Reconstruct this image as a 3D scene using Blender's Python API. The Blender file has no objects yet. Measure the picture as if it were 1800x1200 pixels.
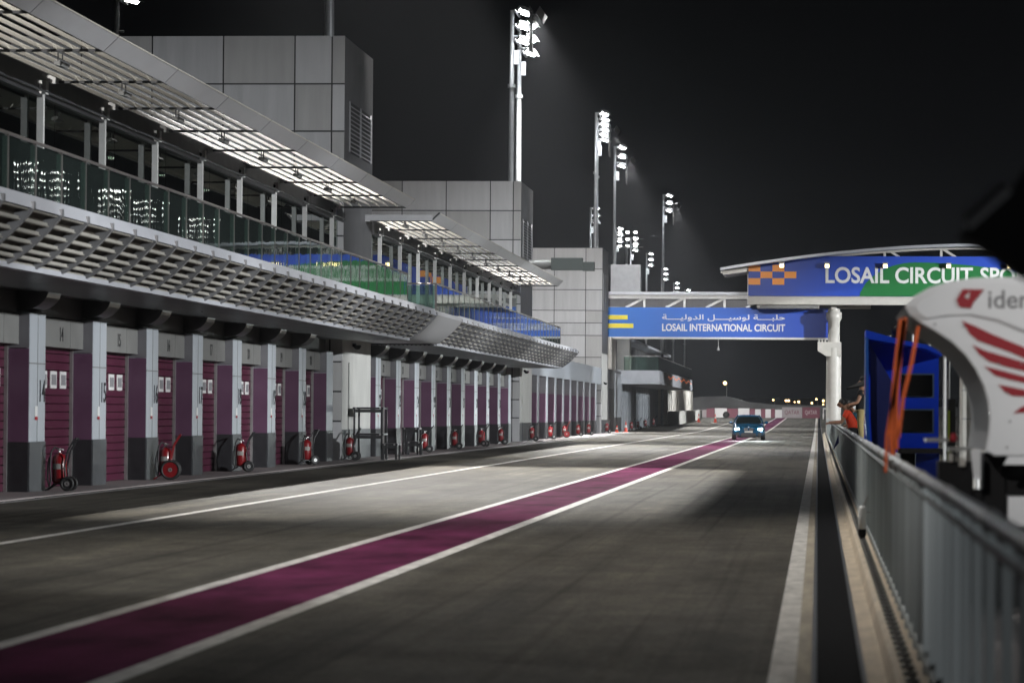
import bpy, bmesh, math, random
from math import radians as R, sin, cos, pi, sqrt
from mathutils import Vector, Matrix
random.seed(7)
SC = bpy.context.scene
C = SC.collection

# ------------------------------------------------------------------ camera
cam = bpy.data.cameras.new("camera"); camo = bpy.data.objects.new("camera", cam); C.objects.link(camo)
RW = Matrix(((0.99598129, -0.00514656, 0.08941354), (0.08928914, -0.02074562, -0.99578967), (0.00697984, 0.99977154, -0.02020272)))
M4 = RW.to_4x4(); M4.translation = Vector((0, 0, 1.56)); camo.matrix_world = M4
cam.sensor_width = 36; cam.lens = 120; cam.clip_start = 0.5; cam.clip_end = 6000
cam.dof.use_dof = True; cam.dof.focus_distance = 115; cam.dof.aperture_fstop = 3.3; cam.dof.aperture_blades = 9
SC.camera = camo

# ------------------------------------------------------------------ world and exposure
w = bpy.data.worlds.new("World"); SC.world = w; w.use_nodes = True
nt = w.node_tree; bgn = nt.nodes["Background"]
sky = nt.nodes.new("ShaderNodeTexSky"); sky.sky_type = 'NISHITA'; sky.sun_disc = False
sky.sun_elevation = R(-9); sky.sun_rotation = R(120)
hs = nt.nodes.new("ShaderNodeMixRGB"); hs.inputs[0].default_value = 0.97
hs.inputs[2].default_value = (0.024, 0.027, 0.034, 1)
nt.links.new(sky.outputs[0], hs.inputs[1]); nt.links.new(hs.outputs[0], bgn.inputs[0]); bgn.inputs[1].default_value = 0.02
vs = SC.view_settings; vs.view_transform = 'Standard'; vs.look = 'None'; vs.exposure = 0.0; vs.gamma = 1; vs.use_curve_mapping = False
cy = SC.cycles
cy.use_denoising = True; cy.denoiser = 'OPENIMAGEDENOISE'; cy.max_bounces = 6; cy.transparent_max_bounces = 16
cy.volume_bounces = 0; cy.sample_clamp_indirect = 4.0; cy.sample_clamp_direct = 40; cy.caustics_reflective = False; cy.caustics_refractive = False
cy.use_adaptive_sampling = True; cy.adaptive_threshold = 0.01

TH = R(0.27)                                  # the pit building runs a quarter of a degree off the lane
def BW(u, s, z=0.0):                          # building coordinates (across, along, up) to world
    return Vector((u * cos(TH) - s * sin(TH), u * sin(TH) + s * cos(TH), z))

# ------------------------------------------------------------------ floodlights across the track (real lamps on the masts built below)
def spot(loc, aim, power, ang, blend=0.35, col=(1, 0.985, 0.96), r=0.6, name="floodlight_beam"):
    l = bpy.data.lights.new(name, 'SPOT'); l.energy = power; l.spot_size = R(ang); l.spot_blend = blend; l.color = col; l.shadow_soft_size = r
    o = bpy.data.objects.new(name, l); C.objects.link(o); o.location = loc
    o.rotation_euler = (Vector(aim) - Vector(loc)).to_track_quat('-Z', 'Y').to_euler()
    return o
TRACK_MASTS = [(50, -40), (50, 0), (50, 40), (50, 80), (50, 120), (50, 165), (50, 215), (50, 270), (50, 325), (50, 385)]
for tgt in [20, 42, 60, 78, 96, 114, 132, 152, 172, 192, 212, 236, 262, 300, 345, 395]:     # the low banks, each lamp trained on one stretch of the garages
    my = min((m[1] for m in TRACK_MASTS), key=lambda y: abs(y + 38 - tgt))
    spot((48.8, my, 15.0), (-13.5, tgt, 2.2), (0.05e6 if tgt < 30 else 0.19e6 if tgt < 150 else 0.23e6), 19.5, 0.75, (0.95, 0.98, 1.0))
# floodlights on the pit building masts: a pair for the lane (up and down it), cut by added plates, and an open one for the track
BUILDING_MASTS = [(-14.5, 40), (-14.5, 103.6), (-14.5, 169.3), (-14.5, 239.0), (-14.8, 268), (-13.3, 326), (-22.0, 385)]
LANE = [.1e3, 105e3, 150e3, 90e3, 90e3, 90e3, 60e3]
SPILL = [17e3, 13e3, 6e3, 6e3, 5e3, 5e3, 5e3]
LANEF = [34e3, 46e3, 80e3, 1.5e3, 40e3, 40e3, 30e3]
TRACK = [3e3, 5e3, 6e3, 6e3, 6e3, 6e3, 6e3]
for (mu, ms), p, pf, q, sp_ in zip(BUILDING_MASTS, LANE, LANEF, TRACK, SPILL):
    b = BW(mu + 1.25, ms, 21.3)
    spot(b, b + Vector((5.5, 21, -21)), pf, 58, 0.6 if ms < 110 else 1.0, (1, 0.975, 0.94), r=0.004 if ms < 110 else 0.09)
    spot(b, b + Vector((5.5, -21, -21)), p, 52, 0.6 if ms < 110 else 1.0, (1, 0.975, 0.94), r=0.004 if ms < 110 else 0.09)
    t_ = b + Vector((.95, 0, .35)); spot(t_, t_ + Vector((46, 4, -21)), q, 100, 1.0, (0.90, 0.95, 1.0), r=0.3)
    spot(t_, t_ + Vector((21 if ms < 60 else 18, -4, -21)), sp_, 84 if ms < 60 else 98, 0.7, (1, 0.96, 0.90), r=0.15)

spot(BW(-13.2, -25, 21.3), (7.6, 27, 2.4), 72e3, 15, 0.8, (1, 0.97, 0.93), r=0.3)      # added lamp out of view, no mast built, to brighten the pit wall stands
spot(BW(-12.2, 326, 21.5), (-7, 440, 1.0), 420e3, 22, 0.7, (1, 0.97, 0.93), r=0.3)
spot(BW(-12.6, 169.6, 21.5), BW(-15, 239, 8.5), 85e3, 30, 0.7, (1, 0.97, 0.94), r=0.3)
spot(BW(-12.6, 104, 21.5), BW(-16, 170, 9), 26e3, 32, 0.7, (1, 0.97, 0.94), r=0.3)     # down to the far barrier

# ------------------------------------------------------------------ materials
def mat(name, col, rough=0.5, metal=0.0, var=0.0, scale=3.0, stretch=(1, 1, 1), bump=0.0, bscale=30.0, emit=None, es=0.0, coat=0.0, spec=None, alpha=None):
    m = bpy.data.materials.new(name); m.use_nodes = True; t = m.node_tree; p = t.nodes["Principled BSDF"]
    p.inputs["Base Color"].default_value = (*col, 1); p.inputs["Roughness"].default_value = rough; p.inputs["Metallic"].default_value = metal
    if coat: p.inputs["Coat Weight"].default_value = coat; p.inputs["Coat Roughness"].default_value = 0.08
    if spec is not None: p.inputs["Specular IOR Level"].default_value = spec
    if var or bump:
        tc = t.nodes.new("ShaderNodeTexCoord"); mp = t.nodes.new("ShaderNodeMapping"); mp.inputs["Scale"].default_value = stretch
        t.links.new(tc.outputs["Object"], mp.inputs["Vector"])
    if var:
        n = t.nodes.new("ShaderNodeTexNoise"); n.inputs["Scale"].default_value = scale; n.inputs["Detail"].default_value = 6; n.inputs["Roughness"].default_value = 0.62
        t.links.new(mp.outputs[0], n.inputs["Vector"])
        cr = t.nodes.new("ShaderNodeValToRGB"); cr.color_ramp.elements[0].position = 0.3; cr.color_ramp.elements[1].position = 0.7
        cr.color_ramp.elements[0].color = (*[c * (1 - var) for c in col], 1); cr.color_ramp.elements[1].color = (*[min(1, c * (1 + var)) for c in col], 1)
        t.links.new(n.outputs["Fac"], cr.inputs[0]); t.links.new(cr.outputs[0], p.inputs["Base Color"])
        mr = t.nodes.new("ShaderNodeMapRange"); mr.inputs["To Min"].default_value = max(0, rough - .1); mr.inputs["To Max"].default_value = min(1, rough + .1)
        t.links.new(n.outputs["Fac"], mr.inputs["Value"]); t.links.new(mr.outputs[0], p.inputs["Roughness"])
    if bump:
        n2 = t.nodes.new("ShaderNodeTexNoise"); n2.inputs["Scale"].default_value = bscale; n2.inputs["Detail"].default_value = 3
        t.links.new(mp.outputs[0], n2.inputs["Vector"])
        b = t.nodes.new("ShaderNodeBump"); b.inputs["Strength"].default_value = bump; b.inputs["Distance"].default_value = 0.02
        t.links.new(n2.outputs["Fac"], b.inputs["Height"]); t.links.new(b.outputs[0], p.inputs["Normal"])
    if emit: p.inputs["Emission Color"].default_value = (*emit, 1); p.inputs["Emission Strength"].default_value = es
    if alpha is not None: p.inputs["Alpha"].default_value = alpha
    return m
def glass(name, tint, refl_rough=0.01, wave=0.0, keep=0.85, dust=0.0):
    m = bpy.data.materials.new(name); m.use_nodes = True; t = m.node_tree
    for n in list(t.nodes): t.nodes.remove(n)
    out = t.nodes.new("ShaderNodeOutputMaterial"); tr = t.nodes.new("ShaderNodeBsdfTransparent"); tr.inputs[0].default_value = (*[c * keep for c in tint], 1)
    gl = t.nodes.new("ShaderNodeBsdfGlossy"); gl.inputs["Roughness"].default_value = refl_rough; gl.inputs[0].default_value = (.95, 1, .98, 1)
    fr = t.nodes.new("ShaderNodeFresnel"); fr.inputs[0].default_value = 1.6
    mx = t.nodes.new("ShaderNodeMixShader")
    df = t.nodes.new("ShaderNodeBsdfDiffuse"); df.inputs[0].default_value = (*[c * .5 for c in tint], 1); m2 = t.nodes.new("ShaderNodeMixShader"); m2.inputs[0].default_value = dust
    t.links.new(tr.outputs[0], m2.inputs[1]); t.links.new(df.outputs[0], m2.inputs[2])
    t.links.new(fr.outputs[0], mx.inputs[0]); t.links.new(m2.outputs[0], mx.inputs[1]); t.links.new(gl.outputs[0], mx.inputs[2]); t.links.new(mx.outputs[0], out.inputs[0])
    if wave:
        tc = t.nodes.new("ShaderNodeTexCoord"); mp = t.nodes.new("ShaderNodeMapping"); mp.inputs["Scale"].default_value = (1, 2.2, .9)
        n = t.nodes.new("ShaderNodeTexNoise"); n.inputs["Scale"].default_value = 1.6; n.inputs["Detail"].default_value = 1
        b = t.nodes.new("ShaderNodeBump"); b.inputs["Strength"].default_value = wave; b.inputs["Distance"].default_value = 0.02
        t.links.new(tc.outputs["Object"], mp.inputs[0]); t.links.new(mp.outputs[0], n.inputs[0]); t.links.new(n.outputs["Fac"], b.inputs["Height"])
        t.links.new(b.outputs[0], gl.inputs["Normal"])
    return m
M = dict(
    column=mat("column_cladding", (.34, .365, .395), .42, .0, .10, 2.0, (1, 1, .3), spec=.5),
    panel=mat("tower_cladding", (.40, .40, .41), .5, 0, .13, 1.0, (2.4, 2.4, .22)),
    panelb=mat("tower_cladding_pale", (.44, .44, .45), .5, 0, .08, 1.0, (3, 3, .3)), panelc=mat("tower_cladding_dusty", (.355, .352, .35), .55, 0, .10, 1.0, (3, 3, .3)),
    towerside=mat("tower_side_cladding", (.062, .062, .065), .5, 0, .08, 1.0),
    pier=mat("pier_render", (.44, .44, .42), .7, 0, .12, 1.2, (1, 1, .5)),
    joint=mat("joint_dark", (.035, .035, .037), .7),
    plinth=mat("plinth_grey", (.06, .064, .068), .45, 0, .25, 4),
    plinthdark=mat("plinth_black", (.016, .016, .018), .4, 0, .2, 5),
    jamb=mat("jamb_purple", (.085, .040, .072), .38, 0, .10, 1.5),
    jambsheen=mat("jamb_sheen_grey", (.115, .112, .12), .4, 0, .1, 1.5),  # upper jamb: reflected light put into a greyer colour
    door=mat("door_maroon", (.058, .0075, .024), .5, 0, .12, 3),
    plate=mat("plate_grey", (.15, .15, .145), .6, 0, .12, 3),
    ink=mat("ink_black", (.008, .008, .009), .6),
    white=mat("white_paint", (.60, .60, .59), .45, 0, .06, 4),
    offwhite=mat("off_white_steel", (.44, .425, .39), .45, 0, .07, 2),
    red=mat("sign_red", (.30, .006, .016), .5),
    darkwall=mat("dark_cladding", (.032, .032, .034), .45, 0, .2, 2),
    soffit=mat("dark_soffit_metal", (.05, .05, .055), .32, .6, .2, 2, (1, .15, 1)),
    corbel=mat("corbel_metal", (.12, .12, .125), .32, .7, .15, 3),
    rib=mat("rib_grey", (.14, .14, .145), .5, 0, .1, 3),
    fascia=mat("fascia_grey", (.36, .37, .40), .45, 0, .08, 1.5),
    slat=mat("slat_cream", (.27, .258, .23), .55, 0, .08, 3),
    brown=mat("awning_backing", (.05, .042, .032), .7, 0, .2, 3),
    louvre=mat("louvre_cream", (.44, .42, .37), .5, 0, .07, 2),
    lip=mat("canopy_lip_grey", (.30, .30, .31), .45, 0, .08, 2),
    frame=mat("frame_dark", (.03, .03, .032), .5),
    steel=mat("brushed_steel", (.42, .42, .41), .35, .8, .1, 4),
    railpost=mat("rail_post_bronze", (.23, .21, .20), .35, .7, .1, 6),
    post=mat("post_light", (.50, .50, .49), .5, 0, .08, 3),
    glassrail=glass("balustrade_glass", (.60, .80, .74), .012, .06, .86, .05),
    facade=glass("facade_glass", (.55, .62, .58), .006, .012, .62),
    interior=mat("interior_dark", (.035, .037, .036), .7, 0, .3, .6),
    tube=mat("fluorescent_tube", (1, 1, 1), .5, emit=(1, .97, .85), es=14),
    lens=mat("lamp_lens", (1, 1, 1), .5, emit=(.95, .975, 1.0), es=1650),
    lensfar=mat("lamp_lens_far", (1, 1, 1), .5, emit=(1, .985, .95), es=20),
    warm=mat("warm_lamp", (1, .8, .5), .5, emit=(1, .62, .25), es=9),
    yellowlamp=mat("yellow_lamp", (1, .9, .6), .5, emit=(1, .82, .38), es=6),
    housing=mat("lamp_housing", (.34, .34, .34), .4, .5),
    mast=mat("galvanised_mast", (.28, .29, .30), .45, .35, .12, 3),
    red_ext=mat("extinguisher_red", (.17, .005, .008), .32, 0, .08, 6, coat=.5),
    rubber=mat("black_rubber", (.012, .012, .012), .6, 0, .2, 20),
    black=mat("black_plastic", (.006, .006, .007), .5, spec=.2),
    blacksteel=mat("black_steel", (.03, .03, .032), .38, .3, .2, 8),
    label=mat("paper_label", (.24, .235, .22), .6),
    blue=mat("stand_blue", (.008, .055, .60), .38, 0, .06, 2),
    navy=mat("curtain_navy", (.006, .014, .12), .6, 0, .15, 3, (1, 1, .2), bump=.3, bscale=6),
    signblue=mat("sign_blue", (.008, .050, .37), .5, 0, .04, 1),
    signazure=mat("sign_azure", (.012, .17, .52), .5, 0, .04, 1),
    green=mat("sign_green", (.003, .125, .025), .5, 0, .04, 1),
    orange=mat("sign_orange", (.95, .34, .035), .5),
    yellow=mat("sign_yellow", (.66, .56, .02), .5),
    strap=mat("strap_orange", (.78, .13, .02), .6, 0, .12, 30),
    fence=mat("fence_galvanised", (.46, .50, .51), .5, .1, .25, 3, (1, .9, .03)),
    rail=mat("rail_galvanised", (.40, .41, .43), .5, .2, .12, 8),
    mesh=mat("debris_mesh", (.39, .43, .44), .6, .1, .30, 2.2, (1, 1, .03), alpha=.92),
    concrete=mat("kerb_concrete", (.50, .42, .32), .8, 0, .22, 3, (2, .35, 1), bump=.4, bscale=25),
    fairing=mat("fairing_white", (.80, .81, .83), .3, 0, .03, 2, coat=.4),
    grey=mat("mid_grey", (.20, .20, .21), .5, 0, .1, 3),
    screen=mat("screen_black", (.006, .007, .008), .12),
    carblue=mat("car_paint_blue", (.002, .050, .105), .22, .3, .03, 8, coat=1.0),
    carglass=mat("car_glass", (.004, .006, .006), .08, spec=.25),
    headlamp=mat("headlamp_glow", (1, 1, 1), .2, emit=(.88, 1, .97), es=90),
    skin=mat("skin", (.27, .14, .085), .55), hair=mat("hair_black", (.010, .008, .007), .6),
    tee=mat("shirt_orange_red", (.72, .05, .012), .75, 0, .1, 12), teal=mat("shirt_teal", (.01, .075, .11), .75, 0, .1, 12),
    khaki=mat("trousers_khaki", (.30, .235, .10), .8, 0, .15, 10), cloth=mat("black_cloth", (.006, .006, .007), .9, 0, .2, 8),
    cone=mat("cone_orange", (.75, .07, .03), .5),
    barwhite=mat("barrier_white", (.66, .65, .66), .6, 0, .05, 1), barmaroon=mat("barrier_maroon", (.16, .035, .06), .6, 0, .1, 1),
    bargrey=mat("barrier_grey", (.30, .27, .28), .6, 0, .1, 1), barink=mat("barrier_lettering", (.48, .40, .42), .6),
    blockwall=mat("annex_wall", (.50, .485, .45), .75, 0, .12, .5),
)
# ------------------------------------------------------------------ mesh helper
class MB:
    def __init__(s): s.v = []; s.f = []; s.m = []; s.sm = []
    def add(s, vs, fs, m=0, smooth=False):
        b = len(s.v); s.v += [tuple(v) for v in vs]
        for f in fs: s.f.append([b + i for i in f]); s.m.append(m); s.sm.append(smooth)
    def box(s, x0, x1, y0, y1, z0, z1, m=0):
        s.add([(x0, y0, z0), (x1, y0, z0), (x1, y1, z0), (x0, y1, z0), (x0, y0, z1), (x1, y0, z1), (x1, y1, z1), (x0, y1, z1)],
              [(0, 3, 2, 1), (4, 5, 6, 7), (0, 1, 5, 4), (1, 2, 6, 5), (2, 3, 7, 6), (3, 0, 4, 7)], m); return s
    def obox(s, c, ax, ay, az, m=0):       # oriented box: centre and three half-axis vectors
        c, ax, ay, az = map(Vector, (c, ax, ay, az)); P = []
        for k in (-1, 1):
            for (i, j) in ((-1, -1), (1, -1), (1, 1), (-1, 1)): P.append(c + ax * i + ay * j + az * k)
        s.add(P, [(0, 3, 2, 1), (4, 5, 6, 7), (0, 1, 5, 4), (1, 2, 6, 5), (2, 3, 7, 6), (3, 0, 4, 7)], m); return s
    def prism(s, pts, axis, a, b, m=0):    # polygon in the other two axes, extruded from a to b along axis
        n = len(pts)
        def P(p, t): return {'x': (t, p[0], p[1]), 'y': (p[0], t, p[1]), 'z': (p[0], p[1], t)}[axis]
        s.add([P(p, a) for p in pts] + [P(p, b) for p in pts], [list(range(n))[::-1], list(range(n, 2 * n))] + [(i, (i + 1) % n, n + (i + 1) % n, n + i) for i in range(n)], m); return s
    def tube(s, p0, p1, r0, r1=None, n=10, m=0):
        r1 = r0 if r1 is None else r1; p0 = Vector(p0); p1 = Vector(p1); d = (p1 - p0).normalized()
        a = d.orthogonal().normalized(); b = d.cross(a); P = []
        for p, r in ((p0, r0), (p1, r1)):
            for i in range(n): t = 2 * pi * i / n; P.append(p + a * (r * cos(t)) + b * (r * sin(t)))
        s.add(P, [(i, (i + 1) % n, n + (i + 1) % n, n + i) for i in range(n)], m, True)
        s.add(P, [list(range(n))[::-1], list(range(n, 2 * n))], m); return s
    def path(s, pts, r, n=8, m=0):
        for a, b in zip(pts[:-1], pts[1:]): s.tube(a, b, r, r, n, m)
        return s
    def lathe(s, prof, c, axis='z', n=16, m=0):   # prof = [(radius, height)], closed at both ends
        P = []; c = Vector(c)
        for r, h in prof:
            for i in range(n):
                t = 2 * pi * i / n; q = {'z': (r * cos(t), r * sin(t), h), 'y': (r * cos(t), h, r * sin(t)), 'x': (h, r * cos(t), r * sin(t))}[axis]; P.append(c + Vector(q))
        k = len(prof)
        s.add(P, [(j * n + i, j * n + (i + 1) % n, (j + 1) * n + (i + 1) % n, (j + 1) * n + i) for j in range(k - 1) for i in range(n)], m, True)
        s.add(P, [list(range(n))[::-1], [(k - 1) * n + i for i in range(n)]], m); return s
    def torus(s, c, axis, R_, r, n=20, k=8, m=0):
        P = []; c = Vector(c)
        for i in range(n):
            t = 2 * pi * i / n
            for j in range(k):
                q = 2 * pi * j / k; rr = R_ + r * cos(q); h = r * sin(q)
                P.append(c + Vector({'y': (rr * cos(t), h, rr * sin(t)), 'x': (h, rr * cos(t), rr * sin(t)), 'z': (rr * cos(t), rr * sin(t), h)}[axis]))
        s.add(P, [(i * k + j, ((i + 1) % n) * k + j, ((i + 1) % n) * k + (j + 1) % k, i * k + (j + 1) % k) for i in range(n) for j in range(k)], m, True); return s
    def loft(s, rings, m=0, smooth=True):
        n = len(rings[0]); P = [p for r in rings for p in r]; k = len(rings)
        s.add(P, [(j * n + i, j * n + (i + 1) % n, (j + 1) * n + (i + 1) % n, (j + 1) * n + i) for j in range(k - 1) for i in range(n)], m, smooth)
        s.add(P, [list(range(n))[::-1], [(k - 1) * n + i for i in range(n)]], m); return s
    def mesh(s, name, mats):
        me = bpy.data.meshes.new(name); me.from_pydata(s.v, [], s.f)
        for m in (mats if isinstance(mats, (list, tuple)) else [mats]): me.materials.append(m)
        me.polygons.foreach_set("material_index", s.m); me.polygons.foreach_set("use_smooth", s.sm)
        bm = bmesh.new(); bm.from_mesh(me); bmesh.ops.recalc_face_normals(bm, faces=bm.faces); bm.to_mesh(me); bm.free()
        me.update(); return me
    def build(s, name, mats, parent=None, loc=(0, 0, 0), rot=(0, 0, 0), bev=0.0):
        return put(name, s.mesh(name, mats), parent, loc, rot, bev)
def put(name, me, parent=None, loc=(0, 0, 0), rot=(0, 0, 0), bev=0.0):
    o = bpy.data.objects.new(name, me); C.objects.link(o); o.parent = parent; o.location = loc; o.rotation_euler = rot
    if bev:
        b = o.modifiers.new("edges", 'BEVEL'); b.width = bev; b.segments = 2; b.limit_method = 'ANGLE'; b.harden_normals = False
    return o
def tag(o, label, cat, group=None, kind=None):
    o["label"] = label; o["category"] = cat
    if group: o["group"] = group
    if kind: o["kind"] = kind
    return o
def thing(name, label, cat, loc=(0, 0, 0), rz=0.0, group=None):
    o = bpy.data.objects.new(name, None); C.objects.link(o); o.location = loc; o.rotation_euler = (0, 0, rz); o.empty_display_size = .3
    return tag(o, label, cat, group)
def struct(o): o["kind"] = "structure"; return o
def copy_tree(o, parent=None, loc=None, rz=None, label=None):
    c = o.copy(); C.objects.link(c); c.parent = parent
    if loc is not None: c.location = loc
    if rz is not None: c.rotation_euler = (0, 0, rz)
    if label: c["label"] = label
    for ch in list(o.children): copy_tree(ch, c)
    return c
def text_mesh(txt, h, depth=0.01, bold=0.0, width=None, face='cam', space=1.0):
    cu = bpy.data.curves.new("t", 'FONT'); cu.body = txt; cu.size = 1; cu.extrude = 0.5 * depth; cu.offset = bold; cu.space_character = space; cu.resolution_u = 4
    o = bpy.data.objects.new("t", cu); C.objects.link(o); bpy.context.view_layer.update()
    me = bpy.data.meshes.new_from_object(o.evaluated_get(bpy.context.evaluated_depsgraph_get()))
    bpy.data.objects.remove(o); bpy.data.curves.remove(cu)
    xs = [v.co.x for v in me.vertices]; ys = [v.co.y for v in me.vertices]
    x0, y0, sx, sy = min(xs), min(ys), max(xs) - min(xs), max(ys) - min(ys)
    k = h / sy; kx = width / sx if width else k
    for v in me.vertices:
        x, y, z = (v.co.x - x0) * kx, (v.co.y - y0) * k, v.co.z
        v.co = (x, -z, y) if face == 'cam' else (z, x, y)
    me.update(); return me
def text(name, txt, h, m, parent, loc, **kw):
    me = text_mesh(txt, h, **kw); me.materials.clear(); me.materials.append(m); me.name = name
    return put(name, me, parent, loc)
def gz(s):                                    # the lane climbs gently beyond the bridge
    t = max(0, s - 258); return 0.0055 * (sqrt(t * t + 900) - 30) if t > 0 else 0.0

# ================================================================== THE SETTING
def strip_mesh(x0, x1, ys, z, nx=1):
    mb = MB(); n = nx + 1
    vs = [(x0 + (x1 - x0) * i / nx, y, gz(y) + z) for y in ys for i in range(n)]
    mb.add(vs, [(j * n + i, j * n + i + 1, (j + 1) * n + i + 1, (j + 1) * n + i) for j in range(len(ys) - 1) for i in range(nx)]); return mb
YS = [-60, 0, 60, 120, 180, 240] + list(range(256, 470, 10)) + [520, 700, 1200, 2400]
def asphalt():
    m = bpy.data.materials.new("asphalt"); m.use_nodes = True; t = m.node_tree; p = t.nodes["Principled BSDF"]; L = t.links.new
    tc = t.nodes.new("ShaderNodeTexCoord")
    def noise(sc, st, det=6, ro=.6):
        mp = t.nodes.new("ShaderNodeMapping"); mp.inputs["Scale"].default_value = st; L(tc.outputs["Object"], mp.inputs[0])
        n = t.nodes.new("ShaderNodeTexNoise"); n.inputs["Scale"].default_value = sc; n.inputs["Detail"].default_value = det; n.inputs["Roughness"].default_value = ro; L(mp.outputs[0], n.inputs[0]); return n.outputs["Fac"]
    def ramp(f, a, b, ca, cb):
        r = t.nodes.new("ShaderNodeValToRGB"); e = r.color_ramp.elements; e[0].position = a; e[1].position = b; e[0].color = (*ca, 1); e[1].color = (*cb, 1); L(f, r.inputs[0]); return r.outputs[0]
    def mul(a, b, fac=1.0):
        x = t.nodes.new("ShaderNodeMixRGB"); x.blend_type = 'MULTIPLY'; x.inputs[0].default_value = fac; L(a, x.inputs[1]); L(b, x.inputs[2]); return x.outputs[0]
    base = ramp(noise(.55, (1, .45, 1), 9, .72), .28, .72, (.042, .0385, .0315), (.118, .109, .092))
    streak = ramp(noise(1.1, (1.5, .05, 1), 5, .65), .33, .62, (.70, .70, .70), (1.12, 1.11, 1.09))
    patch = ramp(noise(2.6, (1, .5, 1), 6, .75), .30, .66, (.66, .66, .66), (1.18, 1.17, 1.14))
    grain = ramp(noise(22, (1, .35, 1), 3, .8), .3, .72, (.62, .62, .62), (1.35, 1.34, 1.32))
    rubber = ramp(noise(2.2, (2.2, .012, 1), 3, .55), .54, .70, (1, 1, 1), (.55, .54, .53))
    worn = ramp(noise(.7, (1.2, .16, 1), 7, .7), .52, .68, (1, 1, 1), (1.45, 1.43, 1.38))
    L(mul(mul(mul(mul(mul(base, streak), patch), grain), rubber), worn), p.inputs["Base Color"])
    rr = t.nodes.new("ShaderNodeMapRange"); rr.inputs["To Min"].default_value = .72; rr.inputs["To Max"].default_value = .92; L(noise(.8, (1.2, .05, 1)), rr.inputs[0]); L(rr.outputs[0], p.inputs["Roughness"])
    b = t.nodes.new("ShaderNodeBump"); b.inputs["Strength"].default_value = .5; b.inputs["Distance"].default_value = .012
    L(noise(45, (1, .5, 1), 3, .7), b.inputs["Height"]); L(b.outputs[0], p.inputs["Normal"]); p.inputs["Specular IOR Level"].default_value = .16
    return m
M["asphalt"] = asphalt()
M["maroonstrip"] = mat("maroon_lane_paint", (.094, .018, .051), .98, 0, .55, 1.3, (1.0, .35, 1), bump=.3, bscale=40, spec=.03)
M["linepaint"] = mat("white_line_paint", (.56, .54, .51), .75, 0, .30, 3.0, (2, .6, 1), bump=.25, bscale=40, spec=.25)
M["linegrey"] = mat("worn_line_paint", (.40, .39, .37), .65, 0, .2, 2.5, (2, .25, 1))
M["beige"] = mat("beige_concrete_edge", (.34, .295, .225), .8, 0, .28, 2.5, (3, .3, 1), bump=.4, bscale=30)
M["apron"] = mat("apron_concrete", (.21, .185, .18), .6, 0, .2, 1.5, (1, .3, 1))
M["drain"] = mat("drain_grate", (.010, .010, .011), .9, 0, .3, 6, (1, 2, 1), bump=.5, bscale=20, spec=.03)
M["drainedge"] = mat("drain_steel_edge", (.13, .14, .155), .4, .5, .15, 6)
struct(strip_mesh(-900, 900, YS, 0, 12).build("ground", M["asphalt"]))
struct(strip_mesh(-5.24, -4.11, YS[:-3], .004).build("maroon_lane_strip", M["maroonstrip"]))
struct(strip_mesh(-5.385, -5.24, YS[:-3], .005).build("lane_line", M["linepaint"]))
struct(strip_mesh(-4.11, -3.945, YS[:-3], .005).build("lane_line", M["linepaint"]))
struct(strip_mesh(-9.37, -9.22, YS[:-5], .004).build("lane_line", M["linepaint"]))
struct(strip_mesh(-13.235, -13.12, YS[:7], .004).build("lane_line", M["linegrey"]))
struct(strip_mesh(-13.36, -13.235, YS[:7], .003).build("drain_slot", M["joint"]))
ap = MB(); ap.box(-26, -13.36, -40, 250, .004, .030); struct(ap.build("garage_apron", M["apron"]))
struct(strip_mesh(-.285, -.125, YS[:-3], .004).build("lane_line", M["linepaint"]))
struct(strip_mesh(-.125, -.032, YS[:-3], .005).build("concrete_edge", M["beige"]))
struct(strip_mesh(-.032, .0, YS[:-3], .012).build("drain_edge", M["drainedge"]))
struct(strip_mesh(.0, .262, YS[:-3], .003, 2).build("drain_channel", M["drain"]))
struct(strip_mesh(.262, .292, YS[:-3], .012).build("drain_edge", M["drainedge"]))
# concrete kerb under the fence: a tread, a rise and a ledge, cast in four metre lengths
kb = MB()
for i in range(62):
    y0 = 2 + i * 4.0; y1 = y0 + 3.985
    kb.prism([(.292, -.05), (.292, .012), (.405, .018), (.43, .115), (.46, .13), (.72, .13), (.72, -.05)], 'y', y0, y1)
    for k in range(8):
        yy = y0 + .25 + k * .5; kb.box(.47, .545, yy, yy + .16, .131, .150, 1); kb.tube((.507, yy + .08, .15), (.507, yy + .08, .166), .018, .018, 6, 1)
kb.build("kerb", [M["concrete"], M["plate"]], bev=.006)["kind"] = "structure"
pf = MB(); pf.box(.74, 3.1, 4, 236, .0, .30); struct(pf.build("pit_wall_walkway", M["apron"]))

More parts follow.
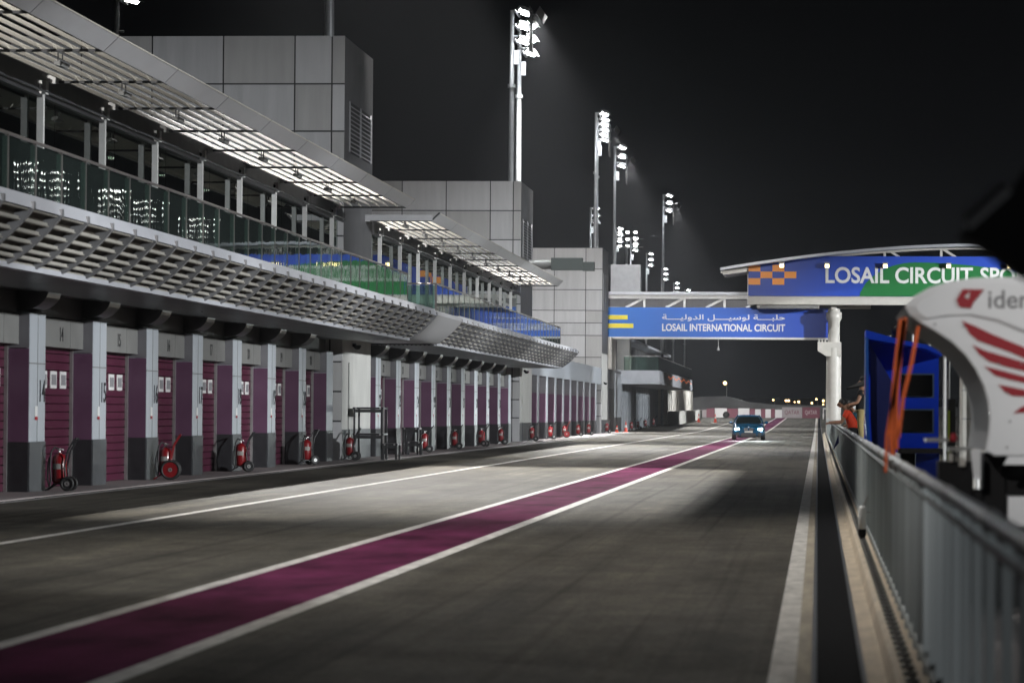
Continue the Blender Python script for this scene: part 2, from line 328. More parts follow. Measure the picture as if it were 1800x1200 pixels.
# ================================================================== PIT BUILDING
BAY = 5.53
def Mbay_parts():
    d = {}
    col = MB(); col.box(-.46, 0, -1.28, 0, .93, 3.27); d['column'] = col.mesh("column", M["column"])
    cj = MB(); cj.box(-.47, .004, -1.284, .004, 2.345, 2.365); cj.box(.001, .006, -.655, -.640, .93, 3.27); d['joint'] = cj.mesh("joint_line", M["plate"])
    pl = MB(); pl.box(-.47, .015, -1.295, .015, .0, .93); d['plinth'] = pl.mesh("plinth", M["plinth"])
    # the jamb panel is the side of the pier that looks up the lane
    jb = MB(); jb.box(-.50, -.012, -1.302, -1.283, .93, 2.62, 0); jb.box(-.50, -.012, -1.302, -1.283, 2.632, 3.25, 1); jb.box(-.5, -.012, -1.308, -1.298, 0, .925, 2)  # the greyer upper piece carries the reflected light as colour
    d['jamb'] = jb.mesh("jamb_panel", [M["jamb"], M["jambsheen"], M["plinthdark"]])
    op0, op1 = 0.016, BAY - 1.30
    dr = MB(); n = 17
    for i in range(n):
        z0 = .03 + i * (2.72 / n); dr.prism([(-.50, z0), (-.455, z0 + .012), (-.455, z0 + 2.72 / n - .012), (-.50, z0 + 2.72 / n)], 'y', op0, op1)
    dr.box(-.54, -.50, op0, op1, .0, 2.75); d['door'] = dr.mesh("garage_door", M["door"])
    wf = MB()
    wf.box(-.455, -.44, -.27, .27, -.165, .165, 0); wf.box(-.441, -.432, -.19, .19, -.10, .10, 1); d['win'] = wf.mesh("window", [M["white"], M["grey"]])
    gt = MB(); gt.box(-.45, -.39, op1 - .07, op1, 0, 2.72); d['guide'] = gt.mesh("door_guide", M["steel"])
    np_ = MB(); np_.box(-.52, -.20, op0, 3.05, 2.70, 3.24); np_.box(-.52, -.20, 3.07, op1, 2.70, 3.24); d['plate'] = np_.mesh("number_plate", M["plate"])
    lw = MB(); lw.box(-.6, -.24, -1.28, BAY - 1.29, 3.26, 3.66); d['beam'] = lw.mesh("lintel", M["darkwall"])
    cb = MB(); pts = [(-.24, 3.30)] + [(-.24 + .56 * sin(t), 3.70 - .40 * cos(t)) for t in [i * pi / 16 for i in range(9)]] + [(-.24, 3.70)]
    cb.prism(pts, 'y', -1.2, -.12); d['corbel'] = cb.mesh("corbel", M["corbel"])
    nt_ = MB(); nt_.box(.002, .012, -.86, -.66, 1.38, 1.58, 0); nt_.box(.012, .015, -.86, -.66, 1.33, 1.39, 1); d['notice'] = nt_.mesh("notice", [M["white"], M["red"]])
    ps = MB(); ps.box(-.02, .10, -.46, -.34, 4.55, 7.30); d['post'] = ps.mesh("facade_post", M["post"])
    bx = MB(); bx.box(-.06, .16, -.52, -.30, 7.26, 7.50, 0); bx.tube((.05, -.53, 7.40), (.05, -.55, 7.40), .05, .05, 10, 1); d['box'] = bx.mesh("junction_box", [M["post"], M["black"]])
    cl = MB(); cl.obox((-.0, 0, 0), (.10, 0, -.02), (0, .42, 0), (.02, 0, .05), 0); cl.tube((-.02, -.3, .05), (-.02, -.3, .3), .02, .02, 6, 1); cl.tube((-.02, .2, .05), (-.02, .2, .3), .02, .02, 6, 1)
    d['lampfit'] = cl.mesh("lamp_fitting", [M["plate"], M["frame"]])
    return d
BP = Mbay_parts()
U0 = -13.9
def building(label, s0, s1, name="pit_building"):
    return thing(name, label, "building", BW(U0, s0), TH)
def garage_bays(root, s0, edges, numbers, upper=True):
    for e, num in zip(edges, numbers):
        L = (0, e - s0, 0)
        c = put("column", BP['column'], root, L, bev=.008); put("joint_line", BP['joint'], c); put("notice", BP['notice'], c)
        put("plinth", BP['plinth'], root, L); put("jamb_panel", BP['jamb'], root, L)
        if num:
            d = put("garage_door", BP['door'], root, L)
            for y in (1.0, 1.85, 2.7, 3.55): put("window", BP['win'], d, (0, y, 2.09))
            put("door_guide", BP['guide'], root, L)
            p = put("number_plate", BP['plate'], root, L)
            text("numeral", num, .27, M["ink"], p, (-.196, 2.12, 2.82), depth=.006, face='lane', bold=.01)
            text("numeral", num, .40, M["ink"], c, (.004, -.46, 1.66), depth=.006, face='lane', bold=.01)
            put("lintel", BP['beam'], root, L)
        if upper:
            put("corbel", BP['corbel'], root, L, bev=.01)
def upper_storey(root, s0, a, b, posts, canopy):
    """balcony, curved slatted awning, glass balustrade, glazed wall and louvred canopy from a to b (building s)"""
    O = lambda u: u - U0
    y0, y1 = a - s0, b - s0
    sl = MB(); sl.box(O(-26), O(-11.75), y0, y1, 4.30, 4.585); sl.build("balcony_slab", M["fascia"], root)
    sf = MB(); sf.box(O(-14.3), O(-11.80), y0, y1, 3.665, 3.70)
    for i in range(14): u = O(-13.75 + i * .14); sf.box(u, u + .05, y0, y1, 3.645, 3.6645)
    sf.build("soffit", M["soffit"], root)
    # awning: ribs, slats, fascia
    prof = []
    for i in range(11):
        t = i / 10; prof.append((-11.88 + .92 * t, 3.66 + .74 * t ** 1.45))
    rb = MB(); inner = [(u - .10, z + .10) for u, z in prof]
    rb.prism([(O(u), z) for u, z in prof] + [(O(-10.96), 4.50), (O(-11.30), 4.50)] + [(O(u), z) for u, z in inner[::-1][2:]], 'y', -.06, .06)
    rm = rb.mesh("awning_rib", M["rib"]); n = int((b - a) / 1.843)
    for i in range(n + 1): put("awning_rib", rm, root, (0, y0 + i * (y1 - y0) / n, 0))
    st = MB()
    for k in range(1, 8):
        t = (k - .35) / 7.0; u, z = -11.90 + .90 * t, 3.695 + .74 * t ** 1.45
        st.obox((O(u), (y0 + y1) / 2, z), (.017, 0, .006), (0, (y1 - y0) / 2, 0), (0, 0, .007))
        st.obox((O(u) - .012, (y0 + y1) / 2, z + .03), (.006, 0, 0), (0, (y1 - y0) / 2, 0), (0, 0, .025))
    st.build("awning_slats", M["slat"], root)
    bk = MB(); bk.prism([(O(u) - .10, z + .14) for u, z in prof] + [(O(u) - .12, z + .16) for u, z in prof[::-1]], 'y', y0 + .02, y1 - .02); bk.build("awning_backing", M["brown"], root)
    fa = MB(); fa.prism([(O(-11.02), 4.405), (O(-10.98), 4.405), (O(-11.04), 4.60), (O(-11.85), 4.66), (O(-11.85), 4.62)], 'y', y0, y1); fa.box(O(-11.93), O(-11.79), y0, y1, 3.64, 3.72)
    fa.build("awning_fascia", M["fascia"], root)
    # balustrade
    n = max(1, int(round((b - a - .6) / 1.85))); d = (y1 - y0 - .6) / n
    gm = MB(); gm.box(-.008, .008, .03, d - .03, 4.63, 5.60); gm = gm.mesh("glass_panel", M["glassrail"])
    pm = MB(); pm.box(-.04, .02, -.022, .022, 4.60, 5.64); pm = pm.mesh("baluster", M["railpost"])
    for i in range(n):
        put("glass_panel", gm, root, (O(-11.85), y0 + .3 + i * d, 0))
    for i in range(n + 1): put("baluster", pm, root, (O(-11.85), y0 + .3 + i * d, 0))
    hr = MB(); hr.tube((O(-11.86), y0 + .3, 5.655), (O(-11.86), y1 - .3, 5.655), .028, .028, 8)
    for yy in (y0 + .3, y1 - .3): hr.tube((O(-11.86), yy, 5.655), (O(-13.9), yy, 5.655), .028, .028, 8)
    hr.build("handrail", M["railpost"], root)
    for k, yy in enumerate((y0 + .3, y1 - .3)):
        g = MB(); g.box(O(-13.85), O(-11.9), -.008, .008, 4.63, 5.60); g.build("glass_return", M["glassrail"], root, (0, yy, 0))
    # glazed wall with a room behind it
    n = max(1, int(round((b - a) / BAY)))
    gp = MB(); L = (y1 - y0) / n
    fm = MB(); fm.box(-.012, .012, .02, L - .02, 4.60, 7.24); fm = fm.mesh("window_pane", M["facade"])
    mu = MB()
    for k in range(1, 4): mu.box(-.03, -.014, k * L / 4 - .012, k * L / 4 + .012, 4.6, 7.24)
    mu.box(-.03, -.014, 0, L, 6.30, 6.32); mu = mu.mesh("mullions", M["frame"])
    for i in range(n):
        g = put("window_pane", fm, root, (O(-14.02), y0 + i * L, 0)); put("mullions", mu, g)
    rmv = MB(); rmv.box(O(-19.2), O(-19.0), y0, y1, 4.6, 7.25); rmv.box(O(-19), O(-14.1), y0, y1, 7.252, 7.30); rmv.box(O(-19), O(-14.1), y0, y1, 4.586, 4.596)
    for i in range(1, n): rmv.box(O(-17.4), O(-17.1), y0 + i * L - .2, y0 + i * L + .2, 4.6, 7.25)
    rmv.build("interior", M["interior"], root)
    tb = MB()
    for i in range(n):
        for (du, f) in ((-15.6, .35), (-17.6, .8)):
            if random.random() < .8: tb.box(O(du), O(du + 1.1), y0 + (i + f) * L, y0 + (i + f) * L + .12, 7.19, 7.235)
    tb.build("ceiling_tubes", M["tube"], root)
    fb = MB(); fb.box(O(-14.1), O(-13.86), y0, y1, 7.25, 7.62); fb.box(O(-13.86), O(-13.82), y0, y1, 7.20, 7.26); fb.tube((O(-13.76), y0, 7.3), (O(-13.76), y1, 7.3), .03, .03, 6); fb.build("fascia_beam", M["darkwall"], root)
    rf = MB(); rf.box(O(-26), O(-13.95), y0, y1, 7.62, 7.80); rf.build("roof", M["darkwall"], root)
    for p in posts:
        po = put("facade_post", BP['post'], root, (0, p - s0, 0)); put("junction_box", BP['box'], po)
    # canopy: one frame, one blade set, one lip panel and one lamp a bay
    ca, cbv, lips = canopy
    blades = MB(); K = 8
    Lc = BAY
    for k in range(K):
        u = -13.72 + k * (1.88 / (K - 1)); blades.prism([(O(u) + .085, 7.60), (O(u) + .01, 7.69), (O(u) - .07, 7.745), (O(u) - .08, 7.733), (O(u) - .0, 7.675), (O(u) + .07, 7.59)], 'y', .05, Lc - .05)
    bm_ = blades.mesh("canopy_blades", M["louvre"])
    fr = MB(); fr.prism([(O(-13.95), 7.60), (O(-13.95), 7.555), (O(-11.78), 7.555), (O(-11.50), 7.82), (O(-11.54), 7.85), (O(-11.80), 7.60)], 'y', -.03, .03)
    fr.box(O(-13.95), O(-13.75), -.04, .04, 7.55, 7.70, 1)
    fr = fr.mesh("canopy_frame", [M["frame"], M["post"]])
    lp = MB(); lp.prism([(O(-11.785), 7.575), (O(-11.765), 7.560), (O(-11.52), 7.795), (O(-11.535), 7.81)], 'y', .03, Lc - .03); lp.box(O(-11.555), O(-11.505), .03, Lc - .03, 7.80, 7.822, 1)
    lp.box(O(-11.86), O(-11.79), .03, Lc - .03, 7.60, 7.66, 1)
    lp = lp.mesh("canopy_lip", [M["lip"], M["louvre"]])
    for i, e in enumerate(lips):
        put("canopy_frame", fr, root, (0, e - s0, 0))
        if i < len(lips) - 1:
            sc = (lips[i + 1] - e) / Lc
            for nm, me in (("canopy_blades", bm_), ("canopy_lip", lp)):
                o = put(nm, me, root, (0, e - s0, 0)); o.scale.y = sc
            put("lamp_fitting", BP['lampfit'], root, (O(-12.75), e - s0 + 1.2, 7.46)).scale = (.7, .7, .7)
def arange(a, b, d):
    r = []
    while a < b + 1e-6: r.append(a); a += d
    return r
# ---- near block, doors 9 to 20
S0 = 34.0
near = building("near block of the pit building with numbered maroon garage doors 14 to 20", S0, 101)
edges1 = [61.97 + BAY * i for i in range(-5, 8)]
garage_bays(near, S0, edges1[:-1], [str(9 + i) for i in range(12)] + [None])
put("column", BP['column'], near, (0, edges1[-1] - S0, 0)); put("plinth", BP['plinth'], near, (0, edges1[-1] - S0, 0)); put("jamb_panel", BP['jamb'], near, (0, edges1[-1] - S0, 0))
bw = MB(); bw.box(-12, -.62, 0, 66.5, 0, 3.66); bw.box(-.62, -.5, 66.2, 68.6, 0, 3.66, 0); bw.build("rear_wall", M["darkwall"], near)
upper_storey(near, S0, 35, 102.3, [61.6 + BAY * i for i in range(-4, 8)], (34, 101, [62.2 + BAY * i for i in range(-5, 8)]))
# ---- middle block between the first two towers
S1 = 109.8
mid = building("middle block of the pit building with ten purple garage bays under a second canopy", S1, 167)
edges2 = [112.3 + 5.63 * i for i in range(10)]
garage_bays(mid, S1, edges2[:-1], [str(22 + i) for i in range(9)])
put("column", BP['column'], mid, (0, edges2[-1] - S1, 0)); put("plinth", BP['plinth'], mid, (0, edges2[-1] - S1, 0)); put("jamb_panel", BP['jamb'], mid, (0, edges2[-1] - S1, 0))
bw = MB(); bw.box(-12, -.62, 0, 58, 0, 3.66); bw.build("rear_wall", M["darkwall"], mid)
upper_storey(mid, S1, 109.9, 167.6, [111.8 + 5.63 * i for i in range(10)], (108, 166, [108.0 + 5.63 * i for i in range(11)]))
ef = MB(); ef.box(-.0, 2.15, -1.86, -1.78, 7.575, 7.76); ef.build("canopy_end_fascia", M["lip"], mid)
# ---- smooth curved soffit that joins the two awnings in front of the first tower
js = MB(); pr = [(-11.86 + .90 * i / 10, 3.68 + .74 * (i / 10) ** 1.45) for i in range(11)]
js.prism([(u - U0, z) for u, z in pr] + [(-11.0 - U0, 4.55), (-11.9 - U0, 4.6), (-13.88 - U0, 4.6), (-13.88 - U0, 3.7), (-11.9 - U0, 3.7)], 'y', 0, 7.5)
js.build("awning_link_panel", M["lip"], mid, (0, 102.35 - S1, 0))
# ---- low flush block between the second and third towers
S2 = 175.8
low = building("low flat-roofed block of the pit building with flush white piers and a pale band", S2, 237)
lw = MB(); lw.box(-12, -.0, 0, 61.2, 3.43, 4.50); lw.box(-.3, .01, 0, 61.2, 4.5, 4.55); lw.build("wall_band", M["column"], low)
e3 = [180.7 + 6.35 * i for i in range(9)]
c3 = MB(); c3.box(-.5, 0, -1.3, 0, .93, 3.43); c3 = c3.mesh("pier", M["column"]); p3 = MB(); p3.box(-.5, .012, -1.31, .012, 0, .93); p3 = p3.mesh("plinth", M["plinth"])
j3 = MB(); j3.box(-.62, -.02, -1.322, -1.302, .93, 2.5, 0); j3.box(-.62, -.02, -1.322, -1.302, 2.5, 3.42, 1); j3.box(-.62, -.02, -1.33, -1.315, 0, .92, 2); j3 = j3.mesh("jamb_panel", [M["jamb"], M["jambsheen"], M["plinthdark"]])
d3 = MB(); d3.box(-.68, -.6, 0, 5.06, 0, 3.42); d3 = d3.mesh("garage_door", M["door"])
for i, e in enumerate(e3):
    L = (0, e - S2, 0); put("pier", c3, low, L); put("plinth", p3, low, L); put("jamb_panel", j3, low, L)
    if i < 8: put("garage_door", d3, low, L)
bw = MB(); bw.box(-12, -.7, 0, 61.2, 0, 3.42); bw.build("rear_wall", M["darkwall"], low)
hr = MB()
for i in range(6): hr.tube((-1.2, -1 + i * 2.2, 4.5), (-1.2, -1 + i * 2.2, 5.5), .03, .03, 6)
for z in (4.9, 5.2, 5.5): hr.tube((-1.2, -1, z), (-1.2, 10, z), .025, .025, 6)
hr.build("roof_railing", M["rail"], low)
# ---- panelled stair towers
def tower(label, s0, s1, top, colw, rows, louv, uback=-25.0):
    t = thing("stair_tower", label, "tower", BW(U0, s0), TH, "panelled stair towers of the pit building")
    Ls = s1 - s0
    co = MB(); co.box(uback - U0, -.03, .03, Ls, 0, top - .02); co.build("core", M["joint"], t)
    pn = MB(); us = [0.0]
    for wd in colw: us.append(us[-1] - wd)
    zs = rows
    for i in range(len(us) - 1):
        for j in range(len(zs) - 1):
            dy = random.uniform(-.006, .006); pn.box(us[i + 1] + .025, us[i] - (.025 if i else 0), dy, .04, zs[j + 1] + .025, zs[j] - (.025 if j else 0), random.randrange(3))
    pn.build("front_cladding", [M["panel"], M["panelb"], M["panelc"]], t)
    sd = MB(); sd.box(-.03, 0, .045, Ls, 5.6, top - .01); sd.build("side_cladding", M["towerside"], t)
    pr_ = MB(); pr_.box(-.5, 0.0, .045, 1.35, .95, 5.59); pr_.box(-.5, 0.0, 1.75, Ls, .95, 5.59); pr_.box(-.5, .0, 1.35, 1.75, 3.0, 5.59); pr_.build("pier", M["pier"], t)
    pl = MB(); pl.box(-.52, .012, .03, 1.35, 0, .95); pl.box(-.52, .012, 1.75, Ls, 0, .95); pl.build("plinth", M["plinth"], t)
    sl = MB(); sl.box(-.14, -.1, 1.35, 1.75, 0, 3.0); sl.build("slot_door", M["darkwall"], t)
    lv = MB(); y0, y1, z0, z1 = louv; lv.box(.001, .012, y0, y1, z0, z1, 0)
    k = int((z1 - z0) / .14)
    for i in range(k): zz = z0 + .03 + i * (z1 - z0 - .06) / k; lv.prism([(.012, zz + .05), (.05, zz), (.055, zz + .01), (.014, zz + .065)], 'y', y0 + .04, y1 - .04, 1)
    for yy in (y0, y1 - .05, (y0 + y1) / 2 - .02): lv.box(.012, .06, yy, yy + .05, z0, z1, 1)
    lv.build("louvre_grille", [M["ink"], M["grey"]], t)
    cd = MB(); cd.box(.0, .10, 2.3, 2.46, 3.5, 3.6, 0); cd.lathe([(.001, -.14), (.08, -.12), (.12, -.05), (.12, 0)], (.14, 2.38, 3.55), 'z', 12, 0); cd.build("camera_dome", M["black"], t)
    return t
CW = [.39, 1.14, 2.2, 2.2, 2.2, 2.2]
RW_ = [12.9, 11.44, 10.0, 8.56, 7.69, 6.82, 5.3, 3.85, 3.0, 2.1, 1.2, 0]
tower("nearest panelled stair tower rising behind the first louvred canopy, two masts on top", 102.75, 109.6, 12.9, CW, RW_, (1.0, 6.2, 9.45, 11.0))
tower("middle panelled stair tower behind the second canopy with a duct at its side", 168.2, 175.7, 12.9, CW, RW_, (1.0, 6.4, 9.2, 11.1))
tower("farthest panelled stair tower standing clear of the low block beside the blue bridge sign", 237.3, 244.6, 12.95, [1.15, 2.2, 2.2, 2.2], RW_, (.8, 6.4, 8.6, 11.2))
dc = thing("roof_duct", "grey horizontal duct with green cap sticking out beside the middle tower", "duct", BW(-14.6, 172.6, 9.0), TH)
q = MB(); q.tube((0, 0, 0.0), (2.0, 0, -.02), .22, .22, 14); q.build("duct", M["plate"], dc)
q = MB(); q.box(1.9, 3.5, -.3, .3, -.32, .30); q.box(3.5, 4.1, -.25, .25, -.35, .1); q.build("duct_cap", mat("duct_cap_green", (.035, .045, .043), .5), dc)
q = MB(); q.tube((.3, 0, 0), (.3, 0, -1.5), .05, .05, 6); q.tube((.9, 0, -.1), (.2, 0, -.9), .03, .03, 6); q.build("bracket", M["frame"], dc)
# ---- far block with a glass-railed terrace
S3 = 244.8
far = building("far block of the pit building with a glass-railed white terrace and string lights", S3, 345)
q = MB(); q.box(-8, 0.0, 0, 19, 0, 4.6); q.build("grey_wall", M["towerside"], far)
q = MB(); q.box(0.0, .02, 9, 19, 1.1, 4.4); q.box(0, .03, 9, 19, 2.7, 2.74); q.build("cladding", M["column"], far)
q = MB(); q.box(.0, .02, 2.0, 7.5, .05, 3.2); q.build("opening", M["ink"], far)
q = MB(); q.box(-1.5, .2, 1.0, 7, 4.6, 6.9); q.build("beige_block", M["offwhite"], far)
q = MB(); q.box(-6, -.3, 7, 14, 4.6, 7.0); q.build("recess", M["darkwall"], far)
q = MB(); q.box(-9, -.5, 19, 98, 0, 4.0, 0)
q.build("rear_wall", M["darkwall"], far)
q = MB(); q.box(-.5, 0, 0, .5, .0, 3.7); tc_ = q.mesh("terrace_column", M["column"])
for i in range(16): put("terrace_column", tc_, far, (0, 20 + i * 4.4, 0))
q = MB(); q.box(-9, 2.95, 18.5, 97.5, 3.68, 4.72); q.build("terrace_slab", M["fascia"], far)
q = MB(); q.box(2.85, 2.87, 18.5, 97.5, 4.73, 5.78); q.box(.2, 2.85, 18.5, 18.52, 4.73, 5.78); q.build("terrace_glass", M["glassrail"], far)
q = MB(); q.tube((2.86, 18.5, 5.8), (2.86, 97.5, 5.8), .03, .03, 6); q.tube((.2, 18.5, 5.8), (2.86, 18.5, 5.8), .03, .03, 6); q.build("terrace_rail", M["steel"], far)
q = MB(); q.box(-8, -.4, 19, 97, 4.74, 7.0, 0)
for i in range(30): q.box(-.4, -.34, 19 + i * 2.6, 19.12 + i * 2.6, 4.74, 7.0, 1)
q.build("glazed_storey", [M["screen"], M["steel"]], far)
q = MB(); q.box(-1.5, .6, 19.0, 21.5, 4.74, 7.2); q.build("white_pier", M["pier"], far)
q = MB(); q.box(-9, .8, 24, 97, 7.0, 7.2); q.build("roof", M["fascia"], far)
q = MB()
for i in range(22): q.box(2.96, 3.02, 36 + i * 2.7, 36.12 + i * 2.7, 4.35 - .12 * sin(i * 1.3), 4.45 - .12 * sin(i * 1.3))
q.build("string_lights", mat("red_string_light", (1, .3, .1), .5, emit=(1, .22, .06), es=.5), far)
an = thing("annex_wall", "pale rendered annex wall under the terrace at the end of the pit building", "wall", BW(-13.1, 333), TH)
q = MB(); q.prism([(0, -.2), (79, -.2), (79, 4.0), (0, 4.0)], 'x', -6, 0)
for i in range(1, 16): q.box(.0, .06, i * 5, i * 5 + .25, 0, 3.9)
q.build("wall", M["blockwall"], an)
q = MB(); q.prism([(0, -.2), (79, .2), (79, 1.75), (0, 1.6)], 'x', .1, 1.1); q.build("low_wall", M["blockwall"], an)

# ================================================================== FLOODLIGHT MASTS
def flood_mesh():
    q = MB(); q.box(-.04, .12, -.21, .21, -.14, .14, 0); q.box(.121, .130, -.19, .19, -.12, .12, 1); q.box(.12, .30, -.22, .22, .14, .152, 0); return q
FM = flood_mesh().mesh("floodlight", [M["housing"], M["lens"]]); FM2 = flood_mesh().mesh("floodlight", [M["housing"], M["lensfar"]])
def mast(label, loc, h, side=1, cols=4, rows=3, pair=False, rz=0.0, group="floodlight masts along the pit building", back=0.0, fm=None):
    t = thing("floodlight_mast", label, "floodlight mast", loc, rz, group)
    q = MB(); q.tube((0, 0, 0), (0, 0, h), .15, .10, 12); q.tube((0, 0, h * .55), (0, 0, h * .55 + .18), .2, .2, 12); q.box(.1, .34, -.1, .1, h - 2.7, h - 2.0); q.build("pole", M["mast"], t)
    q = MB()
    for r in range(rows): z = h - .15 - r * .72; q.obox((side * .25, 0, z), (.05, 0, 0), (0, .36 * cols, 0), (0, 0, .05))
    q.tube((0, 0, h - .1), (side * .3, 0, h - .1), .05, .05, 6); q.tube((0, 0, h - 1.3), (side * .3, 0, h - 1.3), .05, .05, 6); q.build("crossarm", M["mast"], t)
    for r in range(rows):
        for c in range(cols):
            yaw = (c - (cols - 1) / 2) * .16 - .55 * (1 if back == 0 else back); 
            o = put("floodlight", fm or FM, t, (side * (.52 + .12 * (c % 2)), (c - (cols - 1) / 2) * .56, h - .02 - r * .72))
            o.rotation_euler = (0, R(46 + 6 * r), yaw if side > 0 else pi - yaw)
    return t
for (u, s), lab in zip([(-14.5, 103.6), (-15.2, 108.6), (-14.5, 169.3), (-14.6, 174.9), (-14.5, 239.0), (-14.7, 243.4)],
        ["right of two pale masts rising from the nearest stair tower", "left of two pale masts rising from the nearest stair tower", "right tall mast on the middle stair tower with glaring lamps at the top edge",
         "left tall mast on the middle stair tower with glaring lamps at the top edge", "right of the twin lit masts on the farthest stair tower", "left of the twin lit masts on the farthest stair tower"]):
    mast(lab, BW(u, s, 12.9), 8.6 if s < 200 else 9.6, 1, rz=TH, fm=FM2 if s < 120 else None)
P = lambda px, Y: (px - 1438) * Y / 6000.0
for px, Y, h, lab in [(1079, 268, 22.4, "lit floodlight mast just right of the farthest stair tower's twin masts"), (1165, 326, 22.3, "lone tall lit floodlight mast above the bridge roof"),
        (1037, 352, 22.6, "distant lit mast partly hidden behind the twin masts"), (1081, 385, 22.3, "distant lit mast half hidden behind the single tall mast"),
        (1108, 400, 22.0, "distant lit mast beside the wide lamp bank"), (1136, 436, 21.8, "small lit mast between the wide lamp bank and the lone tall mast"), (1163, 482, 21.8, "small lit mast close against the lone tall mast's pole"),
        (1184, 530, 21.6, "small far mast with its lamps just over the bridge roof"), (1204, 560, 21.6, "farthest small mast, lamps touching the bridge roof line")]:
    mast(lab, (P(px, Y), Y, gz(Y)), h - gz(Y), 1, cols=4)
bm_ = thing("floodlight_mast", "distant mast with a wide lamp bank facing up the lane", "floodlight mast", (P(1101, 420), 420, gz(420)), 0, "floodlight masts along the pit building")
q = MB(); q.tube((0, 0, 0), (0, 0, 21.8), .2, .14, 10); q.build("pole", M["mast"], bm_)
q = MB(); q.box(-1.0, 2.0, .1, .2, 22.0, 22.1); q.box(-1.0, 2.0, .1, .2, 21.0, 21.1); q.tube((0, .1, 21), (0, .1, 22.2), .1, .1, 8); q.build("crossarm", M["mast"], bm_)
for r in range(3):
    for c in range(3): put("floodlight", FM2, bm_, (-.85 + c * .95, 0, 22.9 - r * .85), (0, R(18), -pi / 2))
mast("floodlight mast standing on the pit building roof", BW(-14.5, 40, 7.8), 13.7, 1, rz=TH, fm=FM2)
for mu, ms in BUILDING_MASTS:                      # long plates added to cut the lane light short of the pit wall
    b = BW(mu + 1.25, ms, 21.3); e = Vector((.5, 0, .866)); c = b + Vector((-1.9 - b.x, 0, -b.z)).normalized() * .25 + e * .20
    m_ = min((o for o in C.objects if o.get("category") == "floodlight mast"), key=lambda o: (o.location.xy - b.xy).length)
    q = MB(); q.obox((0, 0, 0), (.004, 0, -.002), (0, 2.4, 0), e * .20); q.tube((-1.3, 2.2, .3), (0, 2.2, .3), .02, .02, 6)
    q.build("light_cut_plate", M["frame"], m_, c - m_.location, (0, 0, -m_.rotation_euler.z))
    q = MB(); q.box(-.006, .006, -1.0, 1.0, -1.9, .3); q.build("light_block_plate", M["frame"], m_, b + Vector((-.30, 0, 0)) - m_.location, (0, 0, -m_.rotation_euler.z))  # plate added to block the lane lamp's light from its own pole
mast("far-off mast with dim lamps poking above the canopy at the upper left", BW(-26.5, 130, 0), 17.4, 1, cols=2, rows=1, fm=FM2)
MIRRORED = [(50, 338), (50, 366), (50, 420)]
for i, (mx, my) in enumerate(TRACK_MASTS + MIRRORED):
    if my >= 100:
        t = mast("floodlight mast across the track, seen mirrored in the balcony glass", (mx, my, 0), 25.2, -1, cols=5, rows=5, group="floodlight masts across the track", fm=FM2)
        if i < len(TRACK_MASTS):
            for c in range(4): put("floodlight", FM2, t, (-.5, (c - 1.5) * .7, 14.4), (0, R(12), pi + .6))

# ================================================================== FOOTBRIDGE AND SIGN GANTRY
br = thing("footbridge", "white covered footbridge carrying the long blue circuit name sign", "bridge", (-15.2, 247, 0))
W = 15.95
q = MB(); q.box(0, W, .0, 3.0, 6.86, 7.0); q.build("deck", M["offwhite"], br)
q = MB(); q.box(0, W, .35, 2.8, 9.10, 9.75); q.build("wall_panels", M["grey"], br)
q = MB()
for i in range(9): q.box(W * i / 9 + .9, W * i / 9 + .93, .33, .35, 9.1, 9.75)
q.build("panel_joints", M["grey"], br)
q = MB(); q.box(0, W - 1.0, -.02, .2, 9.72, 9.98); x = 0
for i in range(5):
    xx = 2.55 + i * 2.9
    if xx < W: q.box(xx, xx + .16, .02, .18, 9.1, 9.72); q.obox((xx - .65, .1, 9.40), (.62, 0, .32), (0, .05, 0), (-.05, 0, .07))
q.build("truss", M["white"], br)
q = MB(); q.box(-.2, W - .9, -.1, 3.2, 10.0, 10.22); q.build("roof", M["fascia"], br)
q = MB(); q.box(W - 1.0, W + 3.0, .15, 3.0, 9.12, 10.2); q.build("end_box", M["offwhite"], br)
q = MB(); q.box(.02, 2.2, 2.6, 4.6, 9.7, 12.3); q.build("stair_head", M["grey"], br)
sg = MB(); n = 24
def signblend():
    m = mat("sign_blue_blend", (.02, .12, .48), .5); t = m.node_tree; p = t.nodes["Principled BSDF"]
    tc = t.nodes.new("ShaderNodeTexCoord"); sp = t.nodes.new("ShaderNodeSeparateXYZ"); r = t.nodes.new("ShaderNodeMapRange"); r.inputs["From Max"].default_value = 15.9
    cr = t.nodes.new("ShaderNodeValToRGB"); cr.color_ramp.elements[0].color = (.003, .112, .42, 1); cr.color_ramp.elements[1].color = (.010, .046, .36, 1)
    t.links.new(tc.outputs["Object"], sp.inputs[0]); t.links.new(sp.outputs[0], r.inputs[0]); t.links.new(r.outputs[0], cr.inputs[0]); t.links.new(cr.outputs[0], p.inputs["Base Color"]); return m
M["signblend"] = signblend()
sg.box(0, W, -.12, -.02, 6.95, 9.085); sgo = sg.build("sign_panel", M["signblend"], br)
q = MB(); q.box(0, W, -.16, -.125, 6.86, 6.945); q.box(0, W, -.125, 0.1, 6.80, 6.86); q.build("sign_trim", M["white"], br)
st = MB(); st.box(0, 1.43, -.135, -.122, 8.20, 8.52); st.box(0, 1.85, -.135, -.122, 7.59, 7.91); st.build("stripes", M["yellow"], sgo)
text("lettering", "LOSAIL INTERNATIONAL CIRCUIT", .53, M["white"], sgo, (3.93, -.124, 7.38), depth=.012, bold=.022, width=8.87)
